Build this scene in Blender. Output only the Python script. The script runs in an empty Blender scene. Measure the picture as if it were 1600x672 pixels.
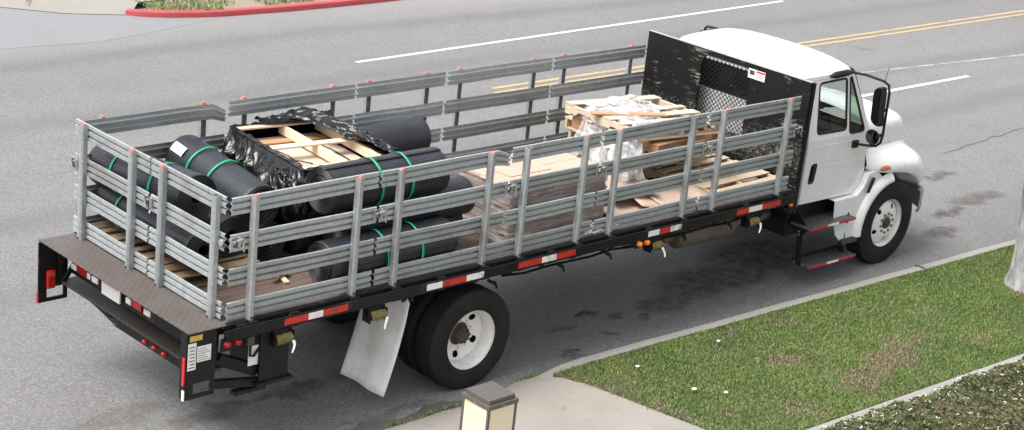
import bpy, bmesh, math, random
from mathutils import Vector, Matrix, noise
random.seed(7)
R = math.radians
scene = bpy.context.scene
COL = scene.collection

# ------------------------------------------------------------------ camera
cam_d = bpy.data.cameras.new('camera'); cam = bpy.data.objects.new('camera', cam_d); COL.objects.link(cam)
cam_d.sensor_width = 36; cam_d.lens = 62.22; cam_d.clip_start = .1; cam_d.clip_end = 2000
CR = ((0.72577865, -0.68046088, 0.10108582), (-0.15580157, -0.30571385, -0.93928958), (0.67005315, 0.66596699, -0.32789746))
cam.matrix_world = Matrix(((CR[0][0], -CR[1][0], -CR[2][0], -7.876), (CR[0][1], -CR[1][1], -CR[2][1], -11.004),
                           (CR[0][2], -CR[1][2], -CR[2][2], 7.132), (0, 0, 0, 1)))
scene.camera = cam
# ------------------------------------------------------------------ sky, sun, exposure
SUN_EL, SUN_AZ = R(60), R(165)        # azimuth of the sun, counter-clockwise from +x
world = bpy.data.worlds.new('World'); scene.world = world; world.use_nodes = True
wn = world.node_tree.nodes; wl = world.node_tree.links
sky = wn.new('ShaderNodeTexSky'); sky.sky_type = 'NISHITA'; sky.sun_disc = False
sky.sun_elevation = SUN_EL; sky.sun_rotation = math.pi/2 - SUN_AZ
sky.air_density = 1.0; sky.dust_density = 4.0; sky.ozone_density = 1.0
hsv = wn.new('ShaderNodeHueSaturation'); hsv.inputs['Saturation'].default_value = .22
wl.new(sky.outputs[0], hsv.inputs['Color']); wl.new(hsv.outputs[0], wn['Background'].inputs[0])
wn['Background'].inputs[1].default_value = .15
sun_d = bpy.data.lights.new('sun', 'SUN'); sun_d.energy = 1.5; sun_d.angle = R(30); sun_d.color = (1, .965, .92)
sun = bpy.data.objects.new('sun', sun_d); COL.objects.link(sun)
sd = Vector((math.cos(SUN_EL)*math.cos(SUN_AZ), math.cos(SUN_EL)*math.sin(SUN_AZ), math.sin(SUN_EL)))
sun.rotation_euler = sd.to_track_quat('Z', 'Y').to_euler(); sun.location = (0, 0, 30)
vs = scene.view_settings; vs.view_transform = 'Standard'; vs.look = 'None'; vs.exposure = 1.2; vs.gamma = 1
vs.use_curve_mapping = False

# ------------------------------------------------------------------ materials
class NT:
    def __init__(s, m): s.t = m.node_tree; s.n = s.t.nodes; s.l = s.t.links
    def node(s, typ, **kw):
        n = s.n.new(typ)
        for k, v in kw.items(): setattr(n, k, v)
        return n
    def put(s, sock, v):
        if hasattr(v, 'is_output'): s.l.new(v, sock)
        elif isinstance(v, (tuple, list)) and sock.type == 'RGBA' and len(v) == 3: sock.default_value = (*v, 1)
        elif sock.type == 'RGBA' and isinstance(v, (int, float)): sock.default_value = (v, v, v, 1)
        else: sock.default_value = v
    def pos(s): return s.node('ShaderNodeNewGeometry').outputs['Position']
    def objco(s): return s.node('ShaderNodeTexCoord').outputs['Object']
    def map(s, v, scale=(1, 1, 1), loc=(0, 0, 0), rot=(0, 0, 0)):
        n = s.node('ShaderNodeMapping'); s.put(n.inputs[0], v); n.inputs[1].default_value = loc
        n.inputs[2].default_value = rot; n.inputs[3].default_value = scale; return n.outputs[0]
    def noise(s, v, scale=5, detail=4, rough=.55, dist=0, col=False):
        n = s.node('ShaderNodeTexNoise'); s.put(n.inputs['Vector'], v); n.inputs['Scale'].default_value = scale
        n.inputs['Detail'].default_value = detail; n.inputs['Roughness'].default_value = rough; n.inputs['Distortion'].default_value = dist
        return n.outputs['Color' if col else 'Fac']
    def vor(s, v, scale=5, feature='F1', out='Distance', rnd=1):
        n = s.node('ShaderNodeTexVoronoi'); n.feature = feature; s.put(n.inputs['Vector'], v); n.inputs['Scale'].default_value = scale
        n.inputs['Randomness'].default_value = rnd
        return n.outputs[out]
    def ramp(s, f, *stops, interp='LINEAR'):
        n = s.node('ShaderNodeValToRGB'); s.put(n.inputs[0], f); cr = n.color_ramp; cr.interpolation = interp
        while len(cr.elements) < len(stops): cr.elements.new(.5)
        for e, (p, c) in zip(cr.elements, stops):
            e.position = p; e.color = (c, c, c, 1) if isinstance(c, (int, float)) else (*c, 1)
        return n.outputs[0]
    def mix(s, f, a, b, mode='MIX'):
        n = s.node('ShaderNodeMix', data_type='RGBA', blend_type=mode); s.put(n.inputs[0], f); s.put(n.inputs[6], a); s.put(n.inputs[7], b)
        return n.outputs[2]
    def math(s, op, a, b=0, c=0):
        n = s.node('ShaderNodeMath', operation=op); s.put(n.inputs[0], a); s.put(n.inputs[1], b); s.put(n.inputs[2], c); return n.outputs[0]
    def vm(s, op, a, b=(0, 0, 0)):
        n = s.node('ShaderNodeVectorMath', operation=op); s.put(n.inputs[0], a); s.put(n.inputs[1], b)
        return n.outputs['Value' if op in ('LENGTH', 'DISTANCE', 'DOT_PRODUCT') else 'Vector']
    def bump(s, h, strength=.3, dist=.01):
        n = s.node('ShaderNodeBump'); n.inputs['Strength'].default_value = strength; n.inputs['Distance'].default_value = dist
        s.put(n.inputs['Height'], h); return n.outputs[0]
def new(name):
    m = bpy.data.materials.new(name); m.use_nodes = True; t = NT(m); p = t.n['Principled BSDF']; return m, t, p
def setp(t, p, **kw):
    for k, v in kw.items(): t.put(p.inputs[{'base': 'Base Color', 'rough': 'Roughness', 'metal': 'Metallic', 'normal': 'Normal', 'spec': 'Specular IOR Level', 'coat': 'Coat Weight', 'coatr': 'Coat Roughness', 'alpha': 'Alpha', 'trans': 'Transmission Weight', 'ior': 'IOR', 'emit': 'Emission Color', 'emits': 'Emission Strength'}[k]], v)
M = {}
def simple(name, c, rough=.5, metal=0, var=.15, scale=12, dirt=None, dirtamt=.0, bump=0, bscale=40, coat=0, spec=.5, stretch=(1, 1, 1)):
    m, t, p = new(name); P = t.map(t.pos(), stretch)
    n = t.noise(P, scale, 5); c2 = tuple(max(0, x*(1-var)) for x in c); c1 = tuple(x*(1+var*.6) for x in c)
    col = t.mix(t.ramp(n, (.3, 0), (.7, 1)), c2, c1)
    if dirt:
        d = t.noise(P, scale*.35, 8, .7); col = t.mix(t.math('MULTIPLY', t.ramp(d, (.5, 0), (.68, 1)), dirtamt), col, dirt)
    kw = dict(base=col, rough=t.ramp(t.noise(P, scale*2, 3), (.3, max(.03, rough-.1)), (.7, min(1, rough+.1))), metal=metal, coat=coat, spec=spec)
    if bump: kw['normal'] = t.bump(t.noise(P, bscale, 4), bump, .004)
    setp(t, p, **kw); M[name] = m; return m

def make_asphalt():
    m, t, p = new('asphalt'); P = t.pos()
    agg = t.vor(P, 75, out='Color'); aggv = t.node('ShaderNodeSeparateColor'); t.put(aggv.inputs[0], agg)
    f = t.mix(.55, t.noise(P, 95, 3, .7), aggv.outputs[0])
    big = t.noise(t.map(P, (.12, .55, 1)), 1.0, 5, .6)
    mid = t.noise(P, 1.6, 5, .6)
    base = t.ramp(f, (.15, (.084, .083, .081)), (.45, (.143, .1415, .1395)), (.62, (.182, .180, .177)), (.9, (.288, .284, .279)))
    base = t.mix(t.ramp(big, (.35, .0), (.7, .40)), base, (.115, .112, .112))
    base = t.mix(t.ramp(mid, (.45, 0), (.75, .25)), base, (.205, .200, .193))
    # tyre-polished lane bands, running with the road
    sep = t.node('ShaderNodeSeparateXYZ'); t.put(sep.inputs[0], P)
    wob = t.math('MULTIPLY', t.math('SUBTRACT', t.noise(t.map(P, (.1, .1, 1)), 1.2, 3), .5), 1.6)
    yy = t.math('ADD', sep.outputs[1], wob)
    band = None
    for yc, w in ((5.9, .55), (3.9, .5), (9.2, .5), (11.6, .5)):
        b = t.ramp(t.math('DIVIDE', t.math('ABSOLUTE', t.math('SUBTRACT', yy, yc)), w), (0, 1), (1, 0), interp='EASE')
        band = b if band is None else t.math('MAXIMUM', band, b)
    base = t.mix(t.math('MULTIPLY', band, .32), base, (.085, .083, .088))
    lane_shade = t.ramp(t.math('ADD', t.math('MULTIPLY', t.math('SUBTRACT', 2.9, yy), .45), 0), (0, 0), (1, .16), interp='EASE')  # kerbside lane darkened in colour, standing in for shade of truck and building
    base = t.mix(lane_shade, base, t.mix(f, (.042, .040, .038), (.145, .140, .132)))
    # oil and damp stains where trucks park
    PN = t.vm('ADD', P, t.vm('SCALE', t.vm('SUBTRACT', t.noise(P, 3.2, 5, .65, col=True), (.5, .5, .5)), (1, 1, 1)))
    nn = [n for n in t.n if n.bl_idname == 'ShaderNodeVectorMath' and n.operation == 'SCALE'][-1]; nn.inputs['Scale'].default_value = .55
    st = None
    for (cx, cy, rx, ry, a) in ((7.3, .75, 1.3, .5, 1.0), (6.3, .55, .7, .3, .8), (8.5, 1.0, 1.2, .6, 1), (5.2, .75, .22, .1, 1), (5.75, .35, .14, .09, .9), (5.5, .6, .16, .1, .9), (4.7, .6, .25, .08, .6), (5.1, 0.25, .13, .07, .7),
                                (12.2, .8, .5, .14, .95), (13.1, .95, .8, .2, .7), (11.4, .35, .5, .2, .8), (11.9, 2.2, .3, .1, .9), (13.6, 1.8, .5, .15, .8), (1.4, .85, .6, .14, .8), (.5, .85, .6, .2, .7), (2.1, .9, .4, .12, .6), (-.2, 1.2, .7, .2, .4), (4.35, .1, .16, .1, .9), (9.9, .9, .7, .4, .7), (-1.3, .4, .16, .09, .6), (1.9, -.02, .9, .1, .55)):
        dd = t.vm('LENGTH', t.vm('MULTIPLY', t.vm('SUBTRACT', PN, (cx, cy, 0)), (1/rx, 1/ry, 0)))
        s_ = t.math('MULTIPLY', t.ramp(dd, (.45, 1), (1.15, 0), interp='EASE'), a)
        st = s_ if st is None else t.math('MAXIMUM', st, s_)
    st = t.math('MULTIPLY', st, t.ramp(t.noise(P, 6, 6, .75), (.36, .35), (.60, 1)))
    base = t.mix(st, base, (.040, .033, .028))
    # hairline cracks
    cr = t.vor(t.vm('ADD', t.map(P, (.35, .5, 1)), t.vm('MULTIPLY', t.noise(P, 2.5, 4, col=True), (.35, .35, 0))), .55, 'DISTANCE_TO_EDGE')
    cm = t.math('MULTIPLY', t.ramp(cr, (0, 1), (.007, 0)), t.ramp(t.noise(P, .45, 2), (.68, 0), (.72, .5)))
    base = t.mix(cm, base, (.06, .06, .06))
    # pale, worn band along the far kerb
    pale = t.ramp(t.math('ADD', t.math('MULTIPLY', t.math('SUBTRACT', yy, 11.9), .5), .3), (.2, 0), (.8, .5))
    base = t.mix(pale, base, (.235, .232, .226))
    setp(t, p, base=base, rough=t.ramp(f, (.2, .75), (.8, .95)), spec=.35, normal=t.bump(f, .55, .006)); M['asphalt'] = m
make_asphalt()

def make_concrete(name, c, stain=(.2, .19, .17)):
    m, t, p = new(name); P = t.pos()
    f = t.noise(P, 130, 3, .7); mid = t.noise(P, 1.3, 6, .62); b = t.noise(P, 9, 6, .7)
    col = t.mix(t.ramp(f, (.3, 0), (.7, 1)), tuple(x*.86 for x in c), tuple(x*1.1 for x in c))
    col = t.mix(t.ramp(mid, (.42, 0), (.72, .5)), col, stain)
    col = t.mix(t.ramp(b, (.58, 0), (.75, .45)), col, tuple(x*.6 for x in stain))
    setp(t, p, base=col, rough=.9, spec=.3, normal=t.bump(t.mix(.5, f, b), .35, .005)); M[name] = m
make_concrete('concrete', (.265, .242, .215), (.18, .165, .145)); make_concrete('kerb_concrete', (.255, .246, .226), (.19, .18, .16))
make_concrete('far_concrete', (.245, .232, .205), (.19, .178, .158))

make_concrete('gutter_concrete', (.195, .197, .205), (.17, .168, .17)); make_concrete('gutter_dirt', (.085, .08, .074), (.022, .02, .018)); make_concrete('dry_soil', (.23, .19, .14), (.11, .09, .06))
def make_paint_line(name, c, wear):
    m, t, p = new(name); P = t.pos()
    w = t.noise(P, 22, 6, .75); w2 = t.noise(P, 2.2, 4)
    f = t.ramp(t.math('ADD', w, t.math('MULTIPLY', t.math('SUBTRACT', w2, .5), .7)), (wear, 1), (wear+.12, 0))
    setp(t, p, base=t.mix(f, (.16, .155, .15), t.mix(t.noise(P, 60, 3), tuple(x*.8 for x in c), c)), rough=.8, normal=t.bump(t.noise(P, 90, 3), .4, .004)); M[name] = m
make_paint_line('white_line', (.62, .62, .60), .575); make_paint_line('faint_line', (.36, .36, .36), .45); make_paint_line('yellow_line', (.45, .32, .15), .53)

def make_red_kerb():
    m, t, p = new('red_kerb'); P = t.pos()
    w = t.noise(P, 7, 8, .75)
    col = t.mix(t.noise(P, 3, 4), (.33, .035, .042), (.42, .075, .08))
    col = t.mix(t.ramp(w, (.55, 0), (.64, .8)), col, (.15, .11, .10))
    setp(t, p, base=col, rough=.75); M['red_kerb'] = m
make_red_kerb()

def make_soil():
    m, t, p = new('soil'); P = t.pos()
    a = t.noise(P, .8, 5); b = t.noise(P, 30, 5, .7)
    col = t.mix(t.ramp(b, (.3, 0), (.7, 1)), (.06, .045, .028), (.16, .115, .07))
    col = t.mix(t.ramp(a, (.35, .7), (.6, .1)), col, (.035, .05, .015))
    setp(t, p, base=col, rough=.95, normal=t.bump(b, .6, .02)); M['soil'] = m
make_soil()

# patches of dead grass; shared by blades through world position
def dead_mask(t, P):
    PN = t.vm('ADD', P, t.vm('MULTIPLY', t.vm('SUBTRACT', t.noise(P, 2.6, 5, .65, col=True), (.5, .5, .5)), (1.0, 1.0, 0)))
    st = None
    for (cx, cy, rx, ry, a) in ((6.9, -1.9, .75, .28, 1), (5.9, -1.35, .38, .25, .9), (7.6, -1.75, .6, .2, .8), (5.2, -2.25, .5, .2, .6), (5.9, -.6, .35, .15, .7), (6.7, -.75, .3, .2, .5), (10.1, -1.5, .3, .18, .9), (6.3, -2.1, .6, .3, .9), (4.9, -.95, .2, .1, .4), (4.5, -1.75, .2, .1, .5), (8.3, -2.1, .5, .2, .55), (3.85, -.75, .1, .5, .8), (4.0, -1.5, .1, .6, .8)):
        dd = t.vm('LENGTH', t.vm('MULTIPLY', t.vm('SUBTRACT', PN, (cx, cy, 0)), (1/rx, 1/ry, 0)))
        s_ = t.math('MULTIPLY', t.ramp(dd, (.3, 1), (1.3, 0), interp='EASE'), a)
        st = s_ if st is None else t.math('MAXIMUM', st, s_)
    return st
def make_grass():
    m, t, p = new('grass_blades'); P = t.pos()
    rnd = t.node('ShaderNodeAttribute', attribute_name='shade').outputs['Fac']
    dm = dead_mask(t, P)
    pat = t.noise(P, 1.8, 5, .65)
    g = t.mix(rnd, (.095, .155, .036), (.155, .228, .062))
    g = t.mix(t.ramp(pat, (.4, 0), (.6, .8)), g, t.mix(rnd, (.060, .122, .026), (.098, .170, .040)))
    g = t.mix(t.ramp(t.noise(P, 3.1, 4), (.50, 0), (.70, .35)), g, (.20, .20, .085))
    d = t.mix(rnd, (.15, .115, .07), (.30, .24, .16))
    rare = t.math('GREATER_THAN', rnd, .86)
    g = t.mix(t.math('MULTIPLY', rare, .55), g, (.30, .28, .13))
    f = t.math('GREATER_THAN', t.math('ADD', dm, t.math('MULTIPLY', rnd, 1.1)), 1.18)
    setp(t, p, base=t.mix(f, g, d), rough=.6, spec=.25); M['grass'] = m
    p.inputs['Subsurface Weight'].default_value = 0
make_grass()
def make_leaf(name, a, b, c):
    m, t, p = new(name); rnd = t.node('ShaderNodeAttribute', attribute_name='shade').outputs['Fac']
    col = t.ramp(rnd, (.1, a), (.6, b), (.95, c))
    setp(t, p, base=col, rough=.5, spec=.35); M[name] = m
make_leaf('bed_leaf', (.035, .052, .016), (.095, .115, .038), (.20, .085, .062))
make_leaf('tree_leaf', (.03, .06, .015), (.06, .11, .025), (.1, .15, .04))
simple('petal', (.62, .61, .59), .6, var=.05)

def make_galv(name, k=1.0):
    m, t, p = new(name); P = t.pos()
    sp = t.vor(P, 45, out='Color'); sv = t.node('ShaderNodeSeparateColor'); t.put(sv.inputs[0], sp)
    n = t.noise(P, 5, 6, .65); drips = t.noise(t.map(P, (14, 14, 1.2)), 1, 5, .6)
    col = t.mix(sv.outputs[0], (.235*k, .252*k, .255*k), (.30*k, .318*k, .318*k))
    col = t.mix(t.ramp(n, (.4, 0), (.7, .35)), col, (.215*k, .225*k, .222*k))
    col = t.mix(t.ramp(drips, (.58, 0), (.74, .40)), col, (.14, .135, .125))
    col = t.mix(t.ramp(t.noise(P, 28, 5, .7), (.70, 0), (.78, .6)), col, (.09, .075, .06))
    oi = t.node('ShaderNodeObjectInfo').outputs['Random']
    col = t.mix(t.math('MULTIPLY', oi, .30), col, (.16, .165, .165))
    col = t.mix(t.ramp(t.math('ADD', t.noise(P, 2.3, 5, .65), t.math('MULTIPLY', oi, .12)), (.62, 0), (.74, .45)), col, (.17, .145, .115))
    setp(t, p, base=col, metal=.5, rough=t.ramp(n, (.3, .40), (.7, .55)), normal=t.bump(n, .08, .01)); M[name] = m
make_galv('galvanized', 1.42); make_galv('galvanized_rail', 1.58)

def make_black_worn(name, c=(.0055, .0055, .006), scr=(.35, .33, .29), lo=.6, hi=.66, rough=.42, stretch=(3, 3, 14), rust=True):
    m, t, p = new(name); P = t.pos()
    w = t.noise(t.map(P, stretch), 2.2, 7, .75, 1.2); area = t.noise(P, 2.0, 4)
    f = t.ramp(t.math('ADD', w, t.math('MULTIPLY', t.math('SUBTRACT', area, .5), .45)), (lo, 0), (hi, 1))
    col = t.mix(t.noise(P, 8, 4), c, tuple(x*2.2 for x in c))
    if rust: col = t.mix(t.ramp(t.noise(P, 4.5, 6, .7), (.62, 0), (.7, .7)), col, (.075, .04, .025))
    col = t.mix(f, col, t.mix(t.noise(P, 20, 4), tuple(x*.45 for x in scr), scr))
    setp(t, p, base=col, rough=t.mix(f, rough, .75), spec=.22, normal=t.bump(t.noise(P, 9, 5), .12, .01)); M[name] = m
make_black_worn('black_frame', lo=.66, hi=.72)
def make_headboard_mat():
    m, t, p = new('scratched_black'); P = t.pos()
    col = t.mix(t.noise(P, 8, 4), (.004, .004, .0045), (.012, .0115, .0115))
    sep = t.node('ShaderNodeSeparateXYZ'); t.put(sep.inputs[0], P)
    # short pale horizontal scrapes, a rubbed belt at load height and rust along the top edge
    warp = t.vm('ADD', P, t.vm('MULTIPLY', t.noise(P, 3, 3, col=True), (0, .06, .12)))
    h = t.noise(t.map(warp, (1, 2.2, 30)), 2.0, 6, .74); area = t.noise(P, 1.9, 5, .6)
    f = t.ramp(t.math('ADD', h, t.math('MULTIPLY', t.math('SUBTRACT', area, .5), 1.1)), (.635, 0), (.70, .9))
    belt = t.ramp(t.math('ABSOLUTE', t.math('SUBTRACT', sep.outputs[2], 1.62)), (.12, .20), (.50, .0))
    g = t.noise(t.map(P, (1, 9, 13)), 2.0, 8, .8, 2.0)
    f2 = t.ramp(t.math('ADD', g, belt), (.72, 0), (.78, 1))
    pale = t.mix(t.noise(P, 25, 4), (.10, .092, .07), (.36, .335, .28))
    col = t.mix(t.math('MAXIMUM', t.math('MAXIMUM', f, f2), t.ramp(t.noise(t.map(warp, (1, 7, 60)), 2.0, 5, .7), (.68, 0), (.72, .8))), col, pale)
    ru = t.math('ADD', t.noise(t.map(P, (1, 1.6, 6)), 2.4, 5), t.ramp(t.math('SUBTRACT', sep.outputs[2], 2.2), (0, 0), (.3, .12)))
    col = t.mix(t.ramp(ru, (.72, 0), (.79, .6)), col, (.085, .045, .03))
    setp(t, p, base=col, rough=.55, spec=.18, normal=t.bump(g, .15, .008)); M['scratched_black'] = m
make_headboard_mat()
simple('black_paint', (.009, .009, .010), .42, var=.3, dirt=(.045, .04, .035), dirtamt=.3, spec=.22)
simple('black_plastic', (.010, .010, .011), .45, spec=.3, var=.2, bump=.1, bscale=200)
simple('gloss_black', (.010, .010, .012), .12, var=.1)
simple('chassis', (.008, .008, .0075), .8, spec=.15, var=.4, dirt=(.05, .045, .04), dirtamt=.5)
simple('rubber', (.014, .014, .0145), .8, spec=.2, var=.3, scale=6, dirt=(.04, .037, .034), dirtamt=.3, bump=.15, bscale=60)
simple('white_paint', (.68, .685, .68), .26, var=.03, scale=2, coat=.5, dirt=(.46, .44, .39), dirtamt=.22)
simple('wheel_white', (.70, .69, .66), .45, var=.06, scale=9, dirt=(.28, .23, .17), dirtamt=.45)
simple('hub_rust', (.045, .035, .03), .75, var=.4, scale=30, dirt=(.12, .06, .035), dirtamt=.8, bump=.3)
simple('mud_flap', (.76, .755, .735), .6, var=.05, scale=5, dirt=(.42, .39, .35), dirtamt=.45)
simple('nut_steel', (.16, .15, .14), .55, metal=.4, var=.3, scale=30)
simple('grey_plastic', (.045, .045, .048), .55, var=.1)
simple('bumper_grey', (.26, .26, .265), .5, var=.1)
simple('interior', (.05, .05, .052), .8, var=.2)
simple('chrome', (.62, .62, .62), .22, metal=1, var=.05)
simple('latch_steel', (.55, .55, .54), .35, metal=.8, var=.15)
simple('muffler', (.16, .13, .105), .6, metal=.3, var=.25, scale=7, dirt=(.1, .06, .04), dirtamt=.6)
simple('webbing', (.15, .125, .035), .85, var=.35, scale=25, dirt=(.06, .05, .03), dirtamt=.8)
simple('strap_white', (.75, .75, .73), .7, var=.05)
simple('cap_red', (.48, .13, .09), .7, var=.3, scale=40, dirt=(.55, .45, .4), dirtamt=.6)
simple('tape_white', (.72, .70, .66), .45, var=.06, scale=30, dirt=(.12, .11, .1), dirtamt=.9)
simple('tape_red', (.50, .018, .014), .4, var=.12, scale=30, dirt=(.05, .03, .03), dirtamt=.8)
simple('lens_red', (.38, .010, .009), .15, var=.05); simple('lens_amber', (.75, .17, .02), .2, var=.05)
simple('lens_dull_amber', (.42, .085, .028), .3, var=.1)
simple('sticker_white', (.66, .66, .64), .5, var=.04); simple('sticker_yellow', (.50, .36, .06), .5, var=.15); simple('sticker_ink', (.05, .05, .05), .6, var=.1)
simple('strap_green', (.005, .30, .14), .4, var=.15, scale=30)
simple('cardboard', (.41, .305, .24), .85, var=.07, scale=3, bump=.08, bscale=30)
simple('carton_pale', (.50, .40, .31), .8, var=.05, scale=3)
simple('cardboard_edge', (.27, .19, .14), .85, var=.3, scale=18, stretch=(1, 1, 14))
simple('bollard_bronze', (.085, .075, .068), .45, var=.08, bump=.08, bscale=250)
simple('bollard_panel', (.66, .58, .40), .4, var=.02, scale=3)
simple('bark', (.33, .325, .32), .9, var=.45, scale=13, dirt=(.10, .095, .09), dirtamt=.8, bump=.6, bscale=16, stretch=(1, 1, .45))
simple('litter', (.78, .78, .76), .7, var=.05)
simple('marker_black', (.02, .02, .02), .5)

def make_tread(name, c, rust, hi):
    m, t, p = new(name); P = t.map(t.pos(), (1, 1, 1), rot=(0, 0, R(45)))
    sep = t.node('ShaderNodeSeparateXYZ'); t.put(sep.inputs[0], P); k = 2*math.pi/.055
    sx = t.math('SINE', t.math('MULTIPLY', sep.outputs[0], k)); sy = t.math('SINE', t.math('MULTIPLY', sep.outputs[1], k))
    a = t.math('MULTIPLY', t.math('GREATER_THAN', sx, .1), t.math('GREATER_THAN', t.math('ABSOLUTE', sy), .75))
    b = t.math('MULTIPLY', t.math('LESS_THAN', sx, -.1), t.math('LESS_THAN', t.math('ABSOLUTE', sy), .45))
    h = t.math('MAXIMUM', a, b); n = t.noise(t.pos(), 4, 6, .7)
    col = t.mix(t.ramp(n, (.38, 0), (.66, 1)), c, rust)
    col = t.mix(t.math('MULTIPLY', h, .9), t.mix(.35, col, (.02, .015, .012)), t.mix(.45, col, hi))
    setp(t, p, base=col, rough=.55, metal=.1, normal=t.bump(h, .8, .006)); M[name] = m
make_tread('tread_rusty', (.095, .088, .084), (.082, .052, .040), (.20, .175, .165)); make_tread('tread_dark', (.022, .021, .020), (.032, .025, .021), (.085, .078, .072))
def make_grating():
    m, t, p = new('grip_grating'); P = t.pos()
    v = t.vor(t.map(P, (1, 1.3, 0)), 20, rnd=.2); h = t.ramp(v, (.30, 0), (.42, 1))
    setp(t, p, base=t.mix(h, (.005, .005, .005), t.mix(t.noise(P, 12, 4), (.08, .08, .085), (.20, .20, .21))), rough=.45, metal=.4, normal=t.bump(h, .9, .008)); M['grating'] = m
make_grating()
def make_wood(name, a, b, grey, amt, axis=0, dark=(.1, .06, .035)):
    m, t, p = new(name); st = [3, 40, 40] if axis == 0 else [40, 3, 40]
    oi = t.node('ShaderNodeObjectInfo').outputs['Random']
    comb = t.node('ShaderNodeCombineXYZ'); t.put(comb.inputs[0], t.math('MULTIPLY', oi, 37)); t.put(comb.inputs[1], t.math('MULTIPLY', oi, 11))
    P = t.vm('ADD', t.objco(), comb.outputs[0])
    g = t.noise(t.map(P, tuple(st)), 1.2, 5, .6, 1.2); w = t.noise(P, 5, 5, .65)
    col = t.mix(t.ramp(g, (.3, 0), (.7, 1)), a, b)
    col = t.mix(t.math('MULTIPLY', t.math('SUBTRACT', oi, .3), .5), col, tuple(x*.55 for x in a))
    col = t.mix(t.math('MULTIPLY', t.ramp(w, (.4, 0), (.62, 1)), amt), col, grey)
    col = t.mix(t.ramp(t.noise(P, 14, 6, .7), (.66, 0), (.74, .6)), col, dark)
    setp(t, p, base=col, rough=.8, spec=.3, normal=t.bump(g, .25, .004)); M[name] = m
make_wood('pallet_wood', (.43, .31, .19), (.56, .43, .29), (.38, .33, .28), .75)
make_wood('fresh_wood', (.62, .46, .32), (.72, .57, .43), (.60, .48, .37), .25)
make_wood('orange_wood', (.36, .19, .09), (.50, .29, .16), (.36, .25, .17), .35)
make_wood('weathered_wood', (.46, .36, .25), (.58, .47, .34), (.40, .36, .31), .85)
make_wood('old_wood', (.17, .11, .06), (.28, .19, .10), (.2, .16, .12), .6)
def make_deck():
    m, t, p = new('deck_wood'); P = t.pos(); g = t.noise(t.map(P, (1.6, 30, 1)), 1.2, 6, .65, .8); w = t.noise(P, 2.2, 6, .65)
    oi = t.node('ShaderNodeObjectInfo').outputs['Random']
    col = t.mix(t.ramp(g, (.3, 0), (.7, 1)), (.060, .040, .030), (.155, .108, .082)); col = t.mix(t.math('MULTIPLY', oi, .5), col, (.075, .05, .038))
    col = t.mix(t.ramp(w, (.5, 0), (.72, .6)), col, (.19, .15, .12)); col = t.mix(t.ramp(t.noise(P, 9, 6, .75), (.62, 0), (.7, .7)), col, (.03, .022, .018))
    setp(t, p, base=col, rough=.82, normal=t.bump(g, .3, .006)); M['deck_wood'] = m
make_deck()
def make_dimple():
    m, t, p = new('dimple_mat'); uv = t.node('ShaderNodeTexCoord').outputs['UV']
    sep = t.node('ShaderNodeSeparateXYZ'); t.put(sep.inputs[0], uv); s = .026
    fx = t.math('ABSOLUTE', t.math('SUBTRACT', t.math('FRACT', t.math('DIVIDE', sep.outputs[0], s)), .5))
    fy = t.math('ABSOLUTE', t.math('SUBTRACT', t.math('FRACT', t.math('DIVIDE', sep.outputs[1], s)), .5))
    h = t.ramp(t.math('MAXIMUM', fx, fy), (.24, 1), (.38, 0))
    edge = t.node('ShaderNodeAttribute', attribute_name='plain').outputs['Fac']
    h = t.math('MULTIPLY', h, t.math('SUBTRACT', 1, edge))
    tone_var = t.noise(t.pos(), 3, 5)
    col = t.mix(h, (.004, .004, .0045), t.mix(t.ramp(tone_var, (.3, 0), (.7, 1)), (.008, .011, .020), (.026, .035, .058)))  # bluish dimples: sky reflection painted into the colour, varied by noise
    col = t.mix(t.math('MULTIPLY', edge, t.ramp(tone_var, (.4, .2), (.7, .6))), col, (.020, .020, .021))
    setp(t, p, base=col, rough=t.mix(h, .5, .26), spec=.6, normal=t.bump(h, .6, .004)); M['dimple'] = m
make_dimple()
def make_black_film():
    m, t, p = new('black_film'); P = t.pos(); n = t.noise(P, 14, 6, .6, 1.0)
    setp(t, p, base=t.mix(n, (.0035, .0035, .004), (.007, .007, .0085)), rough=.17, spec=.34, normal=t.bump(n, .22, .014)); M['black_film'] = m
make_black_film()
def make_clear(name, dens, tint, rough, nscale=16, bs=.6, st=(1, 1, 1)):
    m, t, p = new(name); P = t.pos(); t.n.remove(p); out = t.n['Material Output']
    n = t.noise(t.map(P, st), nscale, 5, .55, 1.0)
    gl = t.node('ShaderNodeBsdfPrincipled'); setp(t, gl, base=tint, rough=rough, normal=t.bump(n, bs, .02))
    tr = t.node('ShaderNodeBsdfTransparent'); mx = t.node('ShaderNodeMixShader')
    t.put(mx.inputs[0], t.ramp(n, (.35, max(0, dens-.3)), (.65, min(1, dens+.3)))); t.l.new(tr.outputs[0], mx.inputs[1]); t.l.new(gl.outputs[0], mx.inputs[2])
    t.l.new(mx.outputs[0], out.inputs[0]); M[name] = m
make_clear('clear_film', .42, (.66, .66, .67), .24, 6, .2); make_clear('milky_film', .60, (.68, .68, .69), .28, 8, .3); make_clear('stretch_wrap', .26, (.46, .43, .44), .16, 1, .2, (4, 4, 34))
def make_glass(name, tint, fac):
    m, t, p = new(name); t.n.remove(p); out = t.n['Material Output']
    tr = t.node('ShaderNodeBsdfTransparent'); tr.inputs[0].default_value = (*tint, 1)
    gl = t.node('ShaderNodeBsdfGlossy'); gl.inputs['Roughness'].default_value = .02
    lw = t.node('ShaderNodeLayerWeight'); fc = t.math('MULTIPLY', t.math('POWER', lw.outputs['Facing'], 4), .7)
    mx = t.node('ShaderNodeMixShader'); t.put(mx.inputs[0], t.math('MINIMUM', t.math('ADD', fc, fac), 1))
    t.l.new(tr.outputs[0], mx.inputs[1]); t.l.new(gl.outputs[0], mx.inputs[2]); t.l.new(mx.outputs[0], out.inputs[0]); M[name] = m
simple('mirror', (.10, .105, .11), .04, metal=1, var=.02)
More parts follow.
